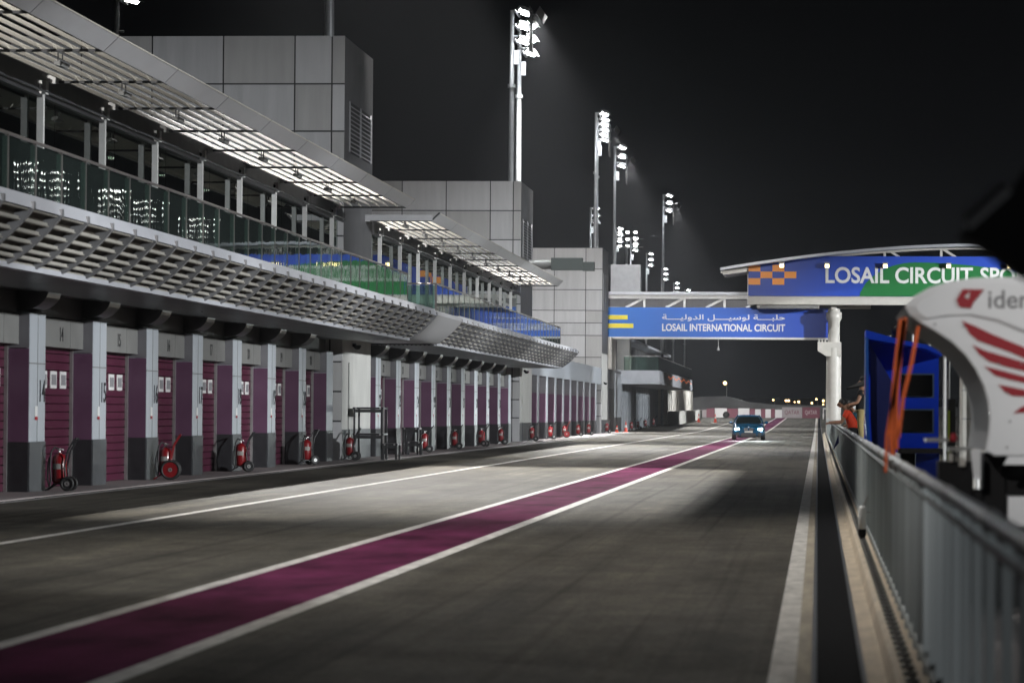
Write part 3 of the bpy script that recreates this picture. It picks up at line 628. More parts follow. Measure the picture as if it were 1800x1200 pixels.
ar = ["\uFEA3", "\uFEE0", "\uFE92", "\u0640", "\u0640", "\u0640", "\u0640", "\uFE94", " ", "\uFEDF", "\uFEEE", "\uFEB3", "\uFEF4", "\u0640", "\u0640", "\u0640", "\u0640", "\uFEDE", " ",
      "\uFE8D", "\uFEDF", "\uFEAA", "\uFEED", "\uFEDF", "\uFEF4", "\u0640", "\u0640", "\u0640", "\u0640", "\uFE94"]
text("lettering", "".join(ar[::-1]), .50, M["white"], sgo, (3.93, -.124, 8.10), depth=.012, bold=.012, width=8.87)
mc = thing("hanging_microphone", "small pale microphone hanging on a cable under the bridge sign", "microphone", (P(1262.5, 247), 247.5, 6.80))
q = MB(); q.tube((0, 0, 0), (0, 0, -.55), .02, .02, 6); q.lathe([(.02, -.45), (.05, -.6), (.10, -.72), (.09, -.78), (.01, -.8)], (0, 0, 0), 'z', 10); q.build("microphone", M["white"], mc)

ga = thing("sign_gantry", "white roofed gantry across the track with the blue and green club sign", "gantry", (1.1, 245, 0))
GX = lambda X: X - 1.1
def roofz(X):                                   # arched roof line
    t = (X + 7.0) / 18.3; return 11.85 + 1.76 * (1 - (1 - min(1, t)) ** 1.8) if t <= 1 else 13.61 - .0035 * (X - 11.3) ** 2
XE = 27.0
q = MB(); q.box(GX(-5.03), GX(XE), -.05, .25, 9.27, 9.86); q.box(GX(-4.4), GX(.05), .25, 3.0, 9.0, 9.26); q.box(GX(-5.03), GX(XE), .25, 3.2, 9.5, 9.84); q.build("beam", M["offwhite"], ga)
q = MB(); q.box(GX(-4.2), GX(0), -.02, .24, 9.0, 9.2); q.build("soffit_lip", M["plate"], ga)
xs = [-5.03 + i * (XE + 5.03) / 60 for i in range(61)]
sg = MB(); pts = [(GX(x), 9.88) for x in (xs[0], xs[-1])] + [(GX(x), min(12.74, roofz(x) - .12)) for x in xs[::-1]]
sg.prism(pts, 'y', -.14, -.06); sgo = sg.build("sign_panel", M["signblue"], ga)
q = MB(); q.box(GX(-5.08), GX(-5.03), -.16, .3, 9.28, 12.06); q.build("edge_trim", M["white"], ga)
hill = []
for i in range(41):
    x = 2.95 + i * .62 * .62
    z = 9.885 + 2.42 * min(1, max(0, 1 - ((x - 6.8) / 3.9) ** 2)) ** .62 if x < 6.8 else 9.885 + 2.42 * max(0, 1 - ((x - 6.8) / 12.5) ** 2) ** .8
    hill.append((GX(x), z))
hill = [(GX(2.9), 9.885)] + hill + [(GX(18.4), 9.885)]
q = MB(); q.prism(hill, 'y', -.152, -.142); q.build("green_hill", M["green"], sgo)
q = MB(); sx, sz = .855, .472; bx, bz = -5.02, 10.68
for (i, j) in ((0, 0), (2, 0), (1, 1), (3, 1), (0, 2), (2, 2)):
    q.box(GX(bx + i * sx), GX(bx + (i + 1) * sx), -.152, -.142, bz + j * sz, bz + (j + 1) * sz - (.05 if j == 2 and i == 0 else 0))
q.build("chequer", M["orange"], sgo)
text("lettering", "LOSAIL CIRCUIT", 1.17, M["white"], sgo, (GX(.48), -.156, 10.80), depth=.02, bold=.022, width=10.45)
text("lettering", "SPORTS CLUB", 1.17, M["white"], sgo, (GX(11.45), -.156, 10.80), depth=.02, bold=.022, width=8.7)
rf = MB(); n = 48; X0 = -7.0; rx = [X0 + i * (XE + 1 - X0) / n for i in range(n + 1)]
rf.prism([(GX(x), roofz(x)) for x in rx] + [(GX(x), roofz(x) - .20) for x in rx[::-1]], 'y', -1.3, 4.0); rf.build("roof", M["fascia"], ga)
q = MB(); q.prism([(GX(x), roofz(x) - .205) for x in rx] + [(GX(x), roofz(x) - .34) for x in rx[::-1]], 'y', -.1, .15)
q.prism([(GX(-6.9), 11.60), (GX(-5.1), 11.85), (GX(-5.1), 11.58), (GX(-6.8), 11.34)], 'y', -1.2, 3.6); q.build("eave_beam", M["offwhite"], ga)
q = MB()
for i in range(14): q.box(GX(-6.6 + i * .11), GX(-6.56 + i * .11), -1.1, 3.4, 11.30 + i * .016, 11.40 + i * .016)
q.build("eave_slats", M["grey"], ga)
q = MB()
for x in (4.6, 8.6, 12.6, 16.6): q.box(GX(x), GX(x + .18), -.02, .12, 12.5, roofz(x) - .3); q.obox((GX(x + .8), .05, 12.9), (.55, 0, -.35), (0, .05, 0), (.04, 0, .07))
q.build("truss", M["offwhite"], ga)
q = MB(); q.box(GX(-4.9), GX(XE), .6, 3.0, 9.86, 12.2); q.build("rear_wall", M["panel"], ga)
for x in (-2.64, .59, 4.72, 9.2, 13.5):          # lamps that wash the sign
    f = MB(); f.box(-.17, .17, -.12, .10, -.12, .22, 0); f.box(-.14, .14, -.135, -.121, -.12, .12, 1); f.box(-.2, .2, -.3, -.1, .22, .25, 0); f.build("sign_lamp", [M["housing"], M["yellowlamp"]], ga, (GX(x), -.4, 12.02))
q = MB()
q.lathe([(.54, 0), (.54, 6.2)], (0, 1.0, 0), 'z', 28); q.lathe([(.42, 6.2), (.42, 8.1), (.56, 8.3), (.56, 8.75), (.44, 8.8), (.44, 9.0)], (0, 1.0, 0), 'z', 28); q.box(-.2, .2, .8, 1.2, 9.0, 9.27); q.build("column", M["offwhite"], ga)
q = MB(); q.prism([(-.54, 5.6), (-1.15, 6.0), (-1.15, 6.62), (.54, 6.62), (.54, 5.6)], 'y', .5, 1.5)
for i in range(3): q.box(-1.1 + i * .22, -1.0 + i * .22, .6, 1.4, 6.62, 6.86)
q.build("bracket", M["offwhite"], ga)
q = MB(); q.lathe([(.54, 0), (.54, 9.27)], (24.0, 1.0, 0), 'z', 24); q.build("column", M["offwhite"], ga)

# ================================================================== WHEELED FIRE EXTINGUISHERS
def extinguisher(big):
    t = thing("wheeled_extinguisher", "x", "fire extinguisher", (0, 0, 0), 0, "wheeled fire extinguishers outside the garages")
    b = MB(); r = .135
    b.lathe([(.02, .14), (.11, .145), (r, .19), (r, .60), (.10, .655), (.04, .685), (.03, .70)], (-.02, 0, 0), 'z', 16); b.build("cylinder", M["red_ext"], t)
    l = MB(); l.lathe([(.1365, .40), (.1365, .50)], (-.02, 0, 0), 'z', 16); l.v = [(x, y, z) for x, y, z in l.v]; l.f = [f for f in l.f if all(l.v[i][1] < -.05 and -.12 < l.v[i][0] < .07 for i in f)]; l.m = [0] * len(l.f); l.sm = [True] * len(l.f); l.build("paper_label", M["label"], t)
    v = MB(); v.tube((-.02, 0, .70), (-.02, 0, .78), .022, .016, 8); v.obox((-.02, -.03, .76), (.02, 0, 0), (0, .05, 0), (0, 0, .012)); v.lathe([(.03, .75), (.03, .77)], (.03, 0, 0), 'z', 10); v.build("valve", M["steel"], t)
    h = MB(); pth = [(-.10, -.09, .80)]
    hs_ = [(-.02, -.02, .76), (-.10, -.06, .80), (-.16, -.10, .70), (-.17, -.12, .45), (-.15, -.13, .20), (-.17, -.13, .08), (-.21, -.12, .2), (-.21, -.11, .45), (-.18, -.10, .62)]
    h.path(hs_, .017, 7); h.build("hose", M["rubber"], t)
    f = MB()
    for y in (-.13, .13): f.path([(.13, y, .14 if not big else .2), (.10, y, .45), (.16, y, .74), (.27, y, .93), (.30, y, .96)], .017, 7)
    f.tube((.30, -.13, .96), (.30, .13, .96), .019, .019, 7); f.tube((.10, -.11, .42), (.10, .11, .42), .014, .014, 6); f.box(-.12, .14, -.12, .12, .12, .14); f.path([(-.08, -.1, .13), (-.26, -.1, .01)], .014, 6); f.path([(-.08, .1, .13), (-.26, .1, .01)], .014, 6)
    f.build("frame", M["red_ext"] if big else M["blacksteel"], t)
    rw = .215 if big else .135; cx = .10 if big else .16
    for y in (-.17, .17):
        w_ = MB(); w_.torus((cx, y, rw), 'y', rw - .03, .03, 24, 8); o = w_.build("wheel", M["rubber"], t)
        k = MB(); k.lathe([(rw - .045, -.014), (rw - .045, .014)], (cx, y, rw), 'y', 20, 0); k.lathe([(.045, -.03), (.045, .03)], (cx, y, rw), 'y', 12, 1); k.build("rim", [M["red_ext"] if big else M["blacksteel"], M["steel"]], o)
    a = MB(); a.tube((cx, -.2, rw), (cx, .2, rw), .018, .018, 8); a.build("axle", M["blacksteel"], t)
    return t
extA = extinguisher(False); extB = extinguisher(True); first = {id(extA): True, id(extB): True}
EXT = [(110, 0, 0, "wheeled extinguisher with pale hub and bent black handle below garage door 14"), (299, 1, .1, "wheeled extinguisher with big red spoked wheels in front of garage door 15 pier"), (433, 0, .25, "wheeled extinguisher with raised red handle beside the pier of door 17"),
       (549, 0, .6, "leaning wheeled extinguisher with looped hose by the pier of door 19"), (626, 0, .0, "wheeled extinguisher against the dark step stand by the nearest tower"), (755, 0, .1, "wheeled extinguisher just right of the small black step stand"),
       (808, 0, .1, "wheeled extinguisher third from the small step stand, at the fourth pier of the middle block"), (855, 0, -.3, "wheeled extinguisher at the sixth pier of the middle block"), (889, 0, .2, "wheeled extinguisher at the last purple bay before the middle tower"),
       (944, 0, .1, "wheeled extinguisher at the first bay of the low block"), (976, 0, .2, "wheeled extinguisher at the third pier of the low block"), (1001, 1, .1, "wheeled extinguisher with red wheels midway along the low block"), (1025, 0, .0, "wheeled extinguisher at the sixth pier of the low block"),
       (1043, 0, .2, "wheeled extinguisher at the end of the low block by the farthest tower"), (1075, 0, .1, "dim wheeled extinguisher in the dark opening past the farthest tower"), (1118, 0, .1, "distant wheeled extinguisher just right of the taller cone"),
       (1129, 0, -.2, "distant wheeled extinguisher second under the terrace"), (1142, 0, .1, "distant wheeled extinguisher third under the terrace"), (1156, 0, .1, "distant wheeled extinguisher last under the terrace")]
for px, big, rz, lab in EXT:
    s = 13.42 * 6000 / (1414 - px); src = extB if big else extA; loc = BW(-13.55 if px < 700 else -13.5, s, .03 + gz(s))
    if first[id(src)]: src.location = loc; src.rotation_euler = (0, 0, rz + TH); src["label"] = lab; first[id(src)] = False
    else: copy_tree(src, None, loc, rz + TH, lab)

# ================================================================== STEP STANDS AND CONES
def trestle(label, loc, w_, d_, h, rz=0.0, group=None):
    t = thing("step_stand", label, "step stand", loc, rz, group)
    q = MB(); q.box(-w_ / 2, w_ / 2, -d_ / 2, d_ / 2, h - .06, h); q.build("top", M["blacksteel"], t, bev=.008)
    lg = MB(); lg.box(-.03, .03, -.03, .03, 0, h - .06); lg = lg.mesh("leg", M["blacksteel"])
    for x in (-w_ / 2 + .05, w_ / 2 - .05):
        for y in (-d_ / 2 + .05, d_ / 2 - .05): put("leg", lg, t, (x, y, 0))
    q = MB(); q.box(-w_ / 2 + .05, w_ / 2 - .05, -d_ / 2 + .04, -d_ / 2 + .06, h - .16, h - .07)
    for x in (-w_ / 2 + .10, w_ / 2 - .1): q.lathe([(.03, -.012), (.03, .0)], (x, -d_ / 2, h - .03), 'y', 8, 1)
    q.build("apron_rail", [M["blacksteel"], M["steel"]], t)
    return t
b0 = BW(-13.25, 104.5, .03)
trestle("tall black step stand, lowest frame of the stack by the nearest tower", b0, .95, 1.2, .80, TH)
trestle("black frame stacked on top of the tall step stand", b0 + Vector((0, 0, .80)), .95, 1.2, .80, TH)
trestle("low black step placed in front of the stacked stand", b0 + Vector((.72, -.5, 0)), .5, 1.0, .50, TH)
b1 = BW(-13.35, 116.6, .03)
trestle("small black two-tier step stand at the second pier of the middle block", b1, .60, .9, .92, TH); trestle("low black step pushed against the small step stand", b1 + Vector((.18, -.7, 0)), .55, .45, .45, TH)
def cone(label, loc, h):
    t = thing("traffic_cone", label, "traffic cone", loc, 0, "orange traffic cones by the pit building")
    q = MB(); q.box(-.19, .19, -.19, .19, 0, .035); q.build("base", M["cone"], t)
    q = MB(); q.lathe([(.14, .035), (.03, h - .02), (.02, h)], (0, 0, 0), 'z', 16); q.build("body", M["cone"], t)
    q = MB(); z0, z1 = h * .45, h * .68; rr = lambda z: .143 - .11 * (z - .035) / (h - .055) + .003; q.lathe([(rr(z0), z0), (rr(z1), z1)], (0, 0, 0), 'z', 16); q.build("sleeve", M["barwhite"], t)
cone("small orange cone beside the dark opening past the farthest tower", BW(-13.45, 249, gz(249)), .55); cone("taller orange cone in front of the terrace columns", BW(-13.0, 253, gz(253)), .8)
cone("orange cone at the foot of the far annex wall", (P(1229.5, 366), 366, gz(366)), .95); cone("orange cone standing out on the lane near the far barrier", (P(1258.6, 366), 366, gz(366)), .9)

# ================================================================== CAR
def car():
    t = thing("coupe_car", "metallic blue coupe with headlights on driving up the pit lane", "car", (-3.80, 188.2, 0), R(1.5))
    def ring(y, wb, z0, wm, zm, ws, zs, wt, zt): 
        h = [(wb, z0), (wm, zm), (ws, zs), (wt, zt), (wt * .5, zt + .015)]
        return [(x, y, z) for x, z in h] + [(0, y, zt + .02)] + [(-x, y, z) for x, z in h[::-1]]
    rings = [ring(0.0, .60, .24, .66, .40, .62, .58, .42, .66), ring(.10, .78, .18, .84, .42, .80, .64, .5, .715), ring(.35, .87, .17, .915, .46, .86, .72, .56, .80), ring(.9, .90, .17, .935, .52, .87, .83, .60, .895),
             ring(1.45, .90, .17, .93, .55, .86, .90, .66, .965), ring(2.3, .90, .17, .92, .58, .86, .93, .70, .97), ring(3.3, .90, .17, .935, .60, .88, .96, .72, .99), ring(3.95, .88, .20, .925, .60, .86, .99, .66, 1.02), ring(4.35, .80, .28, .86, .60, .80, .95, .60, 1.0), ring(4.46, .72, .32, .78, .60, .72, .88, .5, .93)]
    b = MB(); b.loft(rings); bo = b.build("body", M["carblue"], t); sm = bo.modifiers.new("s", 'SUBSURF'); sm.levels = 2; sm.render_levels = 2
    gr = [[(x, y, z) for x, z in ((.80 * k, zb), (.70 * k2, zt), (.35 * k2, zt + .02), (-.35 * k2, zt + .02), (-.70 * k2, zt), (-.80 * k, zb))] for y, k, k2, zb, zt in ((1.30, .95, 1.08, .93, .955), (1.75, 1.0, .96, .95, 1.20), (2.15, 1.0, .86, .95, 1.355), (2.75, 1.0, .84, .96, 1.385), (3.3, 1.0, .82, .97, 1.30), (4.0, .92, .9, 1.0, 1.05))]
    g = MB(); g.loft(gr); go = g.build("windows", M["carglass"], t); sm = go.modifiers.new("s", 'SUBSURF'); sm.levels = 1; sm.render_levels = 2
    rfm = MB(); rfm.loft([[(x, y, z) for x, z in ((.60, zt - .02), (.54, zt + .02), (.25, zt + .05), (-.25, zt + .05), (-.54, zt + .02), (-.60, zt - .02))] for y, zt in ((2.08, 1.34), (2.5, 1.372), (2.95, 1.365), (3.4, 1.28))]); rfm.build("roof", M["carblue"], t)
    pl = MB()
    for sx in (-1, 1): pl.path([(sx * .80, 1.36, .96), (sx * .69, 1.8, 1.23), (sx * .605, 2.12, 1.36), (sx * .6, 2.9, 1.38), (sx * .70, 3.7, 1.15)], .035, 8)
    pl.build("pillars", M["carblue"], t)
    for sx in (-1, 1):
        w_ = [(.74, 'front', .78), (3.42, 'rear', .78)]
        for y, _, x in w_:
            m_ = MB(); m_.lathe([(.25, -.115), (.325, -.10), (.335, -.05), (.335, .05), (.325, .10), (.25, .115)], (0, 0, 0), 'x', 28); wo = m_.build("wheel", M["rubber"], t, (sx * .80, y, .335))
            k = MB(); k.lathe([(.245, -.118), (.245, .118)], (0, 0, 0), 'x', 20, 0)
            k.build("rim", M["grey"], wo)
        mi = MB(); mi.lathe([(.02, -.10), (.075, -.06), (.085, .03), (.05, .10)], (0, 0, 0), 'x', 12); mi.tube((-sx * .12, 0, -.05), (-sx * .02, 0, -.03), .025, .025, 6); mi.build("mirror", M["carblue"], t, (sx * .98, 1.52, .99))
        hl = MB(); hl.loft([[(sx * (.66 + .165 * cos(a)) + sx * 0, .10 + .10 * abs(.66 + .165 * cos(a) - .5), .63 + .07 * sin(a) + .03 * cos(a)) for a in [i * pi / 6 for i in range(12)]], [(sx * (.66 + .15 * cos(a)), .03 + .10 * abs(.66 + .15 * cos(a) - .5) , .63 + .06 * sin(a) + .03 * cos(a)) for a in [i * pi / 6 for i in range(12)]]])
        ho = hl.build("headlight", M["carglass"], t)
        for dx in (.58, .71): e = MB(); e.lathe([(.058, -.01), (.058, .02)], (sx * dx, .005 if dx < .6 else .02, .63), 'y', 16); e.build("bulb", M["headlamp"], ho)
        fi = MB(); fi.prism([(sx * .46, .27), (sx * .70, .26), (sx * .73, .42), (sx * .56, .46)], 'y', -.02, .2); fi.build("side_intake", M["ink"], t)
        fb = MB(); fb.obox((sx * .47, -.01, .36), (sx * .03, 0, .12), (0, .05, 0), (.022, 0, 0)); fb.build("front_blade", M["carblue"], t)
        kg = MB(); kg.prism([(sx * .03, .56), (sx * .25, .55), (sx * .29, .66), (sx * .24, .70), (sx * .04, .70)], 'y', -.075, .25); ko = kg.build("kidney_grille", M["ink"], t)
        bl = MB()
        for i in range(6): bl.box(sx * (.06 + i * .035) - .005, sx * (.06 + i * .035) + .005, -.085, -.073, .56, .69)
        bl.build("grille_bars", M["grey"], ko)
    it = MB(); it.prism([(-.40, .22), (.40, .22), (.42, .36), (.34, .42), (-.34, .42), (-.42, .36)], 'y', -.075, .25); it.build("lower_intake", M["ink"], t)
    sp = MB(); sp.prism([(-.78, .16), (.78, .16), (.80, .20), (-.80, .20)], 'y', -.02, .4); sp.build("splitter", M["black"], t)
    np2 = MB(); np2.box(-.22, .22, -.10, -.08, .44, .53); np2.build("registration_plate", M["label"], t)
    bd = MB(); bd.lathe([(.04, -.05), (.04, -.02)], (0, .04, .735), 'y', 14); bd.build("badge", M["grey"], t)
    for sx in (-1, 1):
        s_ = spot((-3.8 + sx * .62, 188.1, .63), (-3.8 + sx * .85, 183.5, .0), 1300, 60, 1.0, (.9, 1, .98), .05, "headlight_beam")
car()

# ================================================================== PIT WALL FENCE
fe = thing("pit_wall_fence", "long grey metal fence with a pale top rail running beside the drain", "fence", (.6, 4, .13))
rl = MB(); rl.tube((0, .05, 1.06), (0, 3.93, 1.06), .034, .034, 12); rl = rl.mesh("top_rail", M["rail"])
bars = MB()
for k in range(4): y = .05 + k * .97; bars.box(-.019, .019, y - .022, y + .022, 0, 1.03)
bars.box(-.02, .02, 0, 3.95, .06, .10); bars.box(-.018, .018, 0, 3.95, .96, .99); bars = bars.mesh("bar_panel", M["fence"])
ms = MB(); ms.box(.012, .018, 0, 3.97, .02, 1.03); ms = ms.mesh("mesh_sheet", M["mesh"])
clp = MB(); clp.tube((0, -.06, 1.06), (0, .06, 1.06), .041, .041, 10); clp = clp.mesh("rail_clamp", M["steel"])
for i in range(58):
    L = (0, i * 3.98, 0); p = put("bar_panel", bars, fe, L)
    if i > 3: put("mesh_sheet", ms, p)
    put("top_rail", rl, fe, L); put("rail_clamp", clp, fe, L)
mk = thing("marker_lamp", "white marker lamp with a black foot clipped low on the grey fence", "marker lamp", (.50, 38.5, .15))
q = MB(); q.lathe([(.03, .10), (.045, .12), (.048, .34), (.03, .37), (.01, .37)], (0, 0, 0), 'z', 14); q.build("body", M["white"], mk)
q = MB(); q.lathe([(.02, .0), (.045, .04), (.045, .11)], (0, 0, 0), 'z', 12); q.build("foot", M["black"], mk)
q = MB(); q.tube((.02, 0, .37), (.06, 0, .48), .015, .015, 6); q.tube((.0, 0, .3), (.1, 0, .3), .012, .012, 6); q.build("clip", M["steel"], mk)
fl = thing("pennant", "small dark blue pennant hanging from the lane side of the fence", "flag", (.50, 92, 0))
q = MB(); q.add([(-.10, 0, .56), (.05, 0, .98), (.06, .02, .75), (-.10, .012, .56), (.05, .012, .98), (.06, .032, .75)], [(0, 1, 2), (3, 5, 4), (0, 3, 4, 1), (1, 4, 5, 2), (2, 5, 3, 0)]); q.build("cloth", M["navy"], fl)
q = MB(); q.tube((.05, .01, .98), (.09, .01, 1.15), .008, .008, 5); q.build("cord", M["steel"], fl)

# ================================================================== PIT WALL STANDS
# blue timing stand with two monitors
bs = thing("timing_stand", "bright blue pit wall stand with two framed black monitors", "timing stand", (.66, 48, .30))
q = MB(); q.prism([(0, .7), (1.06, .7), (1.06, 2.12), (.85, 2.22), (.52, 2.28), (.0, 2.42)], 'y', 1.3, 1.36); q.build("back_panel", M["blue"], bs)
q = MB(); q.prism([(.0, 2.42), (.52, 2.28), (.85, 2.22), (1.06, 2.12), (1.06, 2.06), (.84, 2.16), (.5, 2.22), (.0, 2.30)], 'y', .0, 1.3); q.build("roof", M["blue"], bs)
q = MB(); q.prism([(0, 2.32), (.035, 2.32), (.05, 1.2), (.10, .4), (.06, .4), (.0, 1.2)], 'y', -.02, 1.3); q.build("side_panel", mat("stand_side_blue", (.02, .10, .42), .35), bs)
q = MB(); q.prism([(.06, 2.22), (.28, 1.85), (.42, 1.6), (.42, .5), (.12, .4), (.07, 1.2)], 'y', .05, .09); q.build("curtain", M["navy"], bs)
for z in (1.48, .98):
    f = MB(); f.box(.50, .97, .50, .56, z, z + .345, 0); fo = f.build("monitor", mat("monitor_frame", (.16, .24, .36), .4), bs); f = MB(); f.box(.525, .945, .485, .499, z + .025, z + .32); f.build("screen", M["screen"], fo)
q = MB(); q.box(.46, 1.25, .1, .75, .70, .77); q.build("desk", M["blacksteel"], bs)
q = MB(); q.box(.50, .70, .2, .9, 0, .695); q.build("cabinet", M["black"], bs)
q = MB(); q.box(.72, 1.05, .7, 1.2, .0, .69); q.build("lower_panel", M["blue"], bs)
for x in (1.10, 1.16): q = MB(); q.tube((x, .2, 0), (x, .2, 2.2), .022, .022, 8); q.build("pole", M["steel"], bs)
q = MB(); q.prism([(-.005, .95), (-.001, 1.8), (-.001, 1.4)], 'y', .1, .5); q.box(-.012, -.002, .0, .3, 1.25, 1.5, 1); q.build("side_decal", [M["red"], M["white"]], bs)
tb = thing("lamp_beacon", "small dark beacon lamp standing on the blue stand's roof", "beacon", (1.12, 48.7, 2.60))
q = MB(); q.lathe([(.06, -.03), (.06, .06), (.09, .10), (.10, .18), (.04, .22)], (0, 0, 0), 'z', 12); q.build("body", M["black"], tb)
q = MB(); q.lathe([(.025, .0), (.025, .06)], (-.12, -.05, 0), 'z', 8); q.build("lens", M["steel"], tb)
# poles and pale cabinet behind
pc = thing("pale_cabinet", "pale panelled cabinet with a steel post between the blue stand and the white fairing", "cabinet", (1.50, 36, .30))
q = MB(); q.box(0, .34, 0, .6, 0, 1.75)
q.build("body", M["offwhite"], pc, bev=.01); q = MB()
for z in (.3, .6, .9, 1.2, 1.5): q.box(-.003, .343, -.004, 0, z, z + .012)
q.build("joints", M["grey"], pc)
q = MB(); q.tube((.16, -.06, 0), (.16, -.06, 2.4), .022, .022, 8); q.build("post", M["white"], pc)
for x, y, lab in ((1.42, 52, "leftmost steel awning pole behind the white fairing"), (1.69, 52.5, "steel awning pole between two others behind the white fairing"), (1.467, 40, "steel awning pole nearest the pale cabinet")):
    q = MB(); q.tube((0, 0, 0), (0, 0, 2.6), .016, .016, 8); o = q.build("awning_pole", M["white"], None, (x, y, .3)); tag(o, lab, "pole", "awning poles on the pit wall")
hv = thing("hanging_vest", "dark vest with yellow-green bands hanging beside the blue stand", "vest", (1.74, 45, 1.0))
q = MB(); q.box(-.05, .05, 0, .06, -.3, .75); q.build("cloth", M["cloth"], hv); q = MB(); q.box(-.052, .0, -.006, 0, -.2, .1); q.box(-.052, -.02, -.006, 0, .2, .6); q.build("bands", mat("vest_band", (.16, .22, .02), .6), hv)
# white fairing stand with the red wing
WS = 22.0; K = WS / 6000.0
fx = lambda px: (px - 1438) * K; fz = lambda py: 1.56 - (py - 725.5 - 0.007 * 230) * K
fs = thing("fairing_stand", "white curved pit wall fairing with a red wing emblem and grey lettering", "pit stand", (fx(1700), WS, .3))
def FP(pts): return [(fx(a) - fx(1700), fz(b) - .3) for a, b in pts]
outer = [(1588, 541), (1604, 523), (1630, 508), (1665, 497), (1705, 491), (1750, 489), (1800, 491), (1900, 500), (1990, 520), (1990, 800)]
inner = [(1880, 800), (1745, 800), (1728, 792), (1733, 765), (1735, 735), (1732, 705), (1724, 678), (1710, 650), (1692, 625), (1668, 602), (1640, 584), (1612, 568), (1597, 556)]
q = MB(); q.prism(FP(outer + inner), 'y', -.05, .0); q.build("side_panel", M["fairing"], fs, bev=.012)
q = MB()
for a, b in FP([(1750, 640), (1765, 690), (1770, 740), (1765, 785), (1790, 640), (1625, 530), (1670, 515), (1640, 572), (1690, 575)]): q.lathe([(.007, -.006), (.007, .0)], (a, -.052, b), 'y', 8)
q.build("rivets", M["grey"], fs)
q = MB(); up = [(1588, 541), (1604, 523), (1630, 508), (1665, 497), (1705, 491), (1750, 489), (1800, 491), (1900, 500), (1990, 520), (1990, 660), (1900, 625), (1800, 590), (1750, 568), (1700, 557), (1650, 559), (1612, 566), (1597, 556)]
def bulge(poly):
    P_ = FP(poly); n = len(P_); cxz = (sum(p[0] for p in P_) / n, sum(p[1] for p in P_) / n)
    q_ = MB(); inn = [(p[0] + (cxz[0] - p[0]) * .12, p[1] + (cxz[1] - p[1]) * .22) for p in P_]
    q_.add([(p[0], -.051, p[1]) for p in P_] + [(p[0], -.075, p[1]) for p in inn], [(i, (i + 1) % n, n + (i + 1) % n, n + i) for i in range(n)] + [list(range(n, 2 * n))]); return q_
bulge(up).build("upper_cowl", M["fairing"], fs)
sh = [(1588, 541)] + inner[::-1]
q = MB(); A = FP(sh[:-2]); q.add([(a, .0, b) for a, b in A] + [(a, 2.6, b) for a, b in A] + [(a + .03, .0, b + .02) for a, b in A] + [(a + .03, 2.6, b + .02) for a, b in A],
      [f for i in range(len(A) - 1) for f in ((i, i + 1, len(A) + i + 1, len(A) + i), (2 * len(A) + i, 3 * len(A) + i, 3 * len(A) + i + 1, 2 * len(A) + i + 1))], 0, True); q.build("shell", M["grey"], fs)
Z4 = lambda x, y: (1560 + x / 4.2875, 480 + y / 4.2857)
wing = [[(540, 365), (640, 405), (760, 462), (900, 520), (1029, 572), (1200, 640), (1200, 725), (1029, 655), (900, 600), (760, 550), (660, 515), (600, 465)],
        [(620, 545), (720, 590), (860, 630), (1029, 680), (1200, 735), (1200, 790), (1029, 745), (860, 705), (740, 668), (670, 615)],
        [(708, 705), (800, 725), (900, 752), (1029, 785), (1200, 825), (1200, 868), (1029, 832), (900, 805), (790, 775)],
        [(812, 840), (920, 860), (1029, 882), (1200, 915), (1200, 950), (1029, 930), (920, 925), (860, 895)],
        [(925, 1055), (980, 1010), (1029, 985), (1200, 940), (1200, 1020), (1029, 1045)]]
q = MB()
for wv in wing: q.prism(FP([Z4(*p) for p in wv]), 'y', -.056, -.048)
q.build("wing_emblem", M["red"], fs)
q = MB(); q.prism(FP([Z4(*p) for p in [(545, 132), (705, 134), (655, 195), (625, 232), (605, 275), (520, 265), (498, 215), (520, 175)]]), 'y', -.085, -.073, 0)
q.prism(FP([Z4(*p) for p in [(560, 190), (600, 150), (590, 205)]]), 'y', -.087, -.0845, 1); q.build("flag_emblem", [M["red"], M["white"]], fs)
tx = FP([Z4(735, 275)])[0]
text("lettering", "idemitsu", .117, M["grey"], fs, (tx[0], -.076, tx[1]), depth=.004, bold=.012, width=.545)
q = MB(); q.prism(FP([(1705, 790), (1722, 790), (1722, 842), (1710, 842)]), 'y', .1, .16); q.prism(FP([(1990, 790), (1990, 815), (1760, 815), (1790, 760), (1850, 740)]), 'y', -.03, .02); q.build("lower_cowl", M["fairing"], fs)
q = MB()
for px_ in (1752, 1860, 1975):
    (a, b), = FP([(px_, 800)]); q.box(a - .02, a + .02, .55, .59, 0, b + .05); q.box(a - .02, a + .02, .0, .59, b + .01, b + .05)
q.build("legs", M["steel"], fs)
# equipment under the fairing
eq = thing("equipment_rack", "black equipment rack with silver tops under the white fairing", "equipment rack", (fx(1700), WS + .2, .3))
def EB(x0, x1, y0, y1, d0=.15, d1=.6): (a, b), (c, d) = FP([(x0, y1), (x1, y0)]); return (a, c, d0, d1, b, d)
q = MB()
for bxs in ((1652, 1712, 812, 1066), (1730, 1770, 796, 1066), (1770, 1990, 815, 870), (1712, 1730, 862, 1066)): q.box(*EB(*bxs))
q.build("black_case", M["black"], eq, bev=.01)
q = MB(); q.box(*EB(1628, 1668, 771, 777, .05, .5)); q.box(*EB(1668, 1704, 787, 793, .05, .5)); q.build("silver_top", M["steel"], eq)
q = MB(); q.lathe([(.02, -.02), (.024, .0), (.015, .03)], FP([(1676, 770)])[0][:1] + (.05,) + FP([(1676, 770)])[0][1:], 'z', 10); q.build("red_knob", M["red"], eq)
q = MB(); q.box(*EB(1687, 1698, 805, 820, .1, .14)); q.box(*EB(1668, 1676, 795, 812, .1, .14)); q.box(*EB(1745, 1762, 790, 802, .1, .14)); q.build("small_fittings", M["offwhite"], eq)
